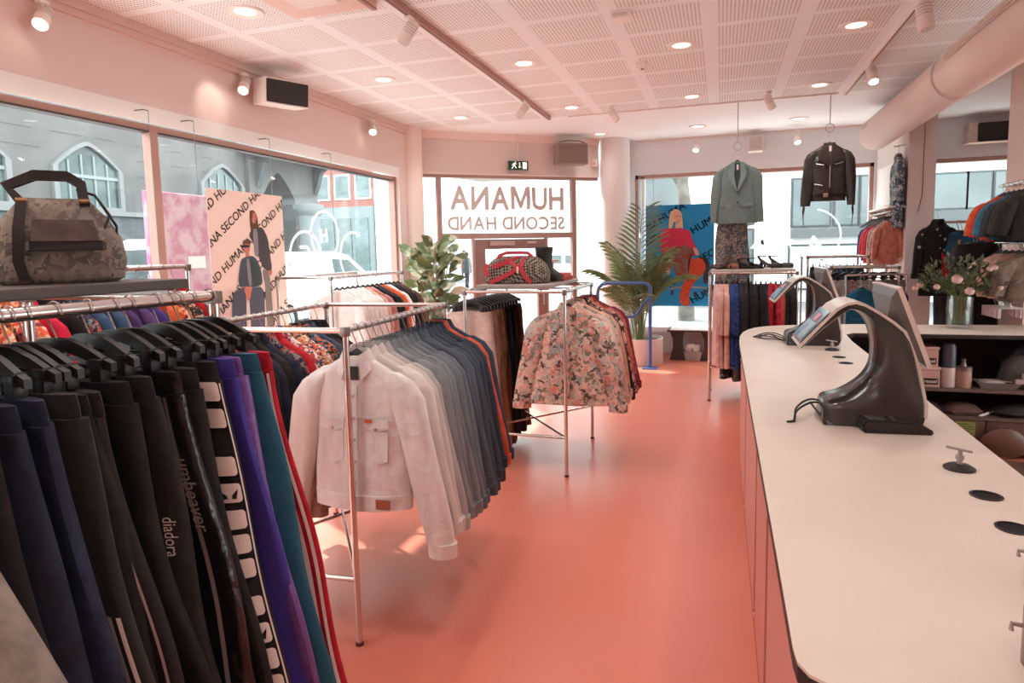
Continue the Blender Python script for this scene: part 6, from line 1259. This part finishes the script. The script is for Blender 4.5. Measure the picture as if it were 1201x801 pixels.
# ---- passers-by far off in the street
def person(lab, loc, rz, coat, leg, hairm, s=1.0):
    t = T('person', lab, 'person', loc, rz); t.scale = (s,s,s)
    me = bpy.data.meshes.new('body'); V = [(0,0,.95),(0,0,1.15),(0,0,1.38),(0,0,1.46),(0,-.01,1.55),(0,-.01,1.66),(-.1,0,.9),(-.11,.06,.5),(-.11,.14,.09),(-.11,.02,.05),(.1,0,.9),(.11,-.12,.5),(.11,-.04,.09),(.11,-.18,.05),(-.17,0,1.38),(-.24,.03,1.12),(-.23,-.08,.88),(-.22,-.1,.8),(.17,0,1.38),(.24,.0,1.12),(.24,-.1,.9),(.23,-.12,.82)]
    Ed = [(0,1),(1,2),(2,3),(3,4),(4,5),(0,6),(6,7),(7,8),(8,9),(0,10),(10,11),(11,12),(12,13),(2,14),(14,15),(15,16),(16,17),(2,18),(18,19),(19,20),(20,21)]
    rad = [.15,.15,.15,.06,.085,.075,.095,.065,.05,.045,.095,.065,.05,.045,.08,.055,.042,.035,.08,.055,.042,.035]
    me.from_pydata(V, Ed, []); o = bpy.data.objects.new('body', me); COL.objects.link(o); sk = o.modifiers.new('skin','SKIN'); 
    for i, r in enumerate(rad): me.skin_vertices[0].data[i].radius = (r, r*.8 if i in (0,1,2) else r)
    me.skin_vertices[0].data[0].use_root = True
    o.modifiers.new('sub','SUBSURF').levels = 1; bpy.context.view_layer.update(); m2 = bpy.data.meshes.new_from_object(o.evaluated_get(bpy.context.evaluated_depsgraph_get())); bpy.data.objects.remove(o)
    for i, mm in enumerate((coat, leg, M('#b98f7c',.6), M('#2a2624',.7))): m2.materials.append(mm)
    for p in m2.polygons:
        z = p.center.z; p.material_index = 2 if z > 1.47 else 0 if z > .82 or abs(p.center.x) > .19 else 1 if z > .1 else 3; p.use_smooth = True
    bo = bpy.data.objects.new('body', m2); COL.objects.link(bo); bo.parent = t
    b = BM(); sphere(b, (0,.012,1.645), .098, 14, 10, (1,1.05,1)); bmesh.ops.bisect_plane(b, geom=b.verts[:]+b.edges[:]+b.faces[:], plane_co=(0,-.03,1.62), plane_no=(0,-.75,-.65), clear_outer=True); O('hair', b, hairm, t)
    b = BM(); loft(b, [ring(0,z,w,q,0,.004,20) for z,w,q in ((1.42,.12,.1),(1.3,.2,.14),(1.0,.2,.15),(.72,.23,.17))], True, False); O('coat', b, coat, t)
    return t
person('person in a dark coat walking away outside the door', (-10.9,26.8,0), 2.9, M('#2c3338',.8), M('#22262c',.8), M('#3a2c25',.7), .95)
person('person in an orange red top far down the street', (-14.2,34.5,0), .3, M('#cf5a3f',.8), M('#3a4250',.8), M('#3a2c25',.7))
# parked cars and sign beyond the door
t = car('blue_car', 'small pale car parked far beyond the glass door', 'car', (-7.2,32,0), [(-2.1,.3),(2.1,.3),(2.15,.75),(1.3,.95),(.6,1.42),(-1.2,1.45),(-2.0,.98),(-2.15,.7)], [[(1.05,.98),(.55,1.36),(-.2,1.38),(-.2,.98)],[(-.3,.98),(-.3,1.38),(-1.1,1.38),(-1.6,.98)]], 1.7, [(1.35,.32),(-1.3,.32)], 0)
t = T('street_sign', 'white sign board on a pole outside the right sidelight', 'sign', (-4.2,17.5,0), world=True); b = BM(); tube(b, [(-4.2,17.5,0),(-4.2,17.5,1.9)], .05, 10); O('pole', b, M('#e0e2e2',.4), t); b = BM(); box(b, -4.5,-3.9,17.42,17.46,1.65,2.0,.01); O('board', b, M('#f2f3f3',.5), t)
# ------------------------------------------------------------------ light
def sun_(az_vec, strength, ang, col):
    l = bpy.data.lights.new('sun', 'SUN'); l.energy = strength; l.angle = radians(ang); l.color = col
    o = bpy.data.objects.new('sun', l); COL.objects.link(o); o.rotation_euler = Vector(az_vec).to_track_quat('-Z', 'Y').to_euler()
sun_((.80, -.42, -.83), 9.0, 1.0, (1, .96, .9))
w = bpy.data.worlds.new('world'); SC.world = w; w.use_nodes = True
w.node_tree.nodes['Background'].inputs[0].default_value = (.94, .97, 1, 1); w.node_tree.nodes['Background'].inputs[1].default_value = 5.5
for x in (-3.08, -1.68, -.33, .95):
    for y in (.0, 1.87, 3.73, 5.6, 7.5, 9.35):
        l = bpy.data.lights.new('downlight_lamp', 'SPOT'); l.energy = 5 if y > 9 else 24; l.spot_size = radians(140); l.spot_blend = .8; l.shadow_soft_size = .09; l.color = (1, .95, .92)
        o = bpy.data.objects.new('downlight_lamp', l); COL.objects.link(o); o.location = (x, y, 3.25)
for loc, dr, e in TRACKL:
    l = bpy.data.lights.new('spot_lamp', 'SPOT'); l.energy = e; l.spot_size = radians(55); l.spot_blend = .6; l.shadow_soft_size = .03; l.color = (1, .88, .76)
    o = bpy.data.objects.new('spot_lamp', l); COL.objects.link(o); o.location = loc; o.rotation_euler = Vector(dr).to_track_quat('-Z', 'Y').to_euler()
vs = SC.view_settings; vs.view_transform = 'Standard'; vs.look = 'None'; vs.gamma = 1; vs.use_curve_mapping = False; vs.exposure = 0.38
cy = SC.cycles; cy.use_denoising = True; cy.max_bounces = 8; cy.diffuse_bounces = 5; cy.transparent_max_bounces = 16; cy.caustics_reflective = False; cy.caustics_refractive = False; cy.sample_clamp_indirect = 6
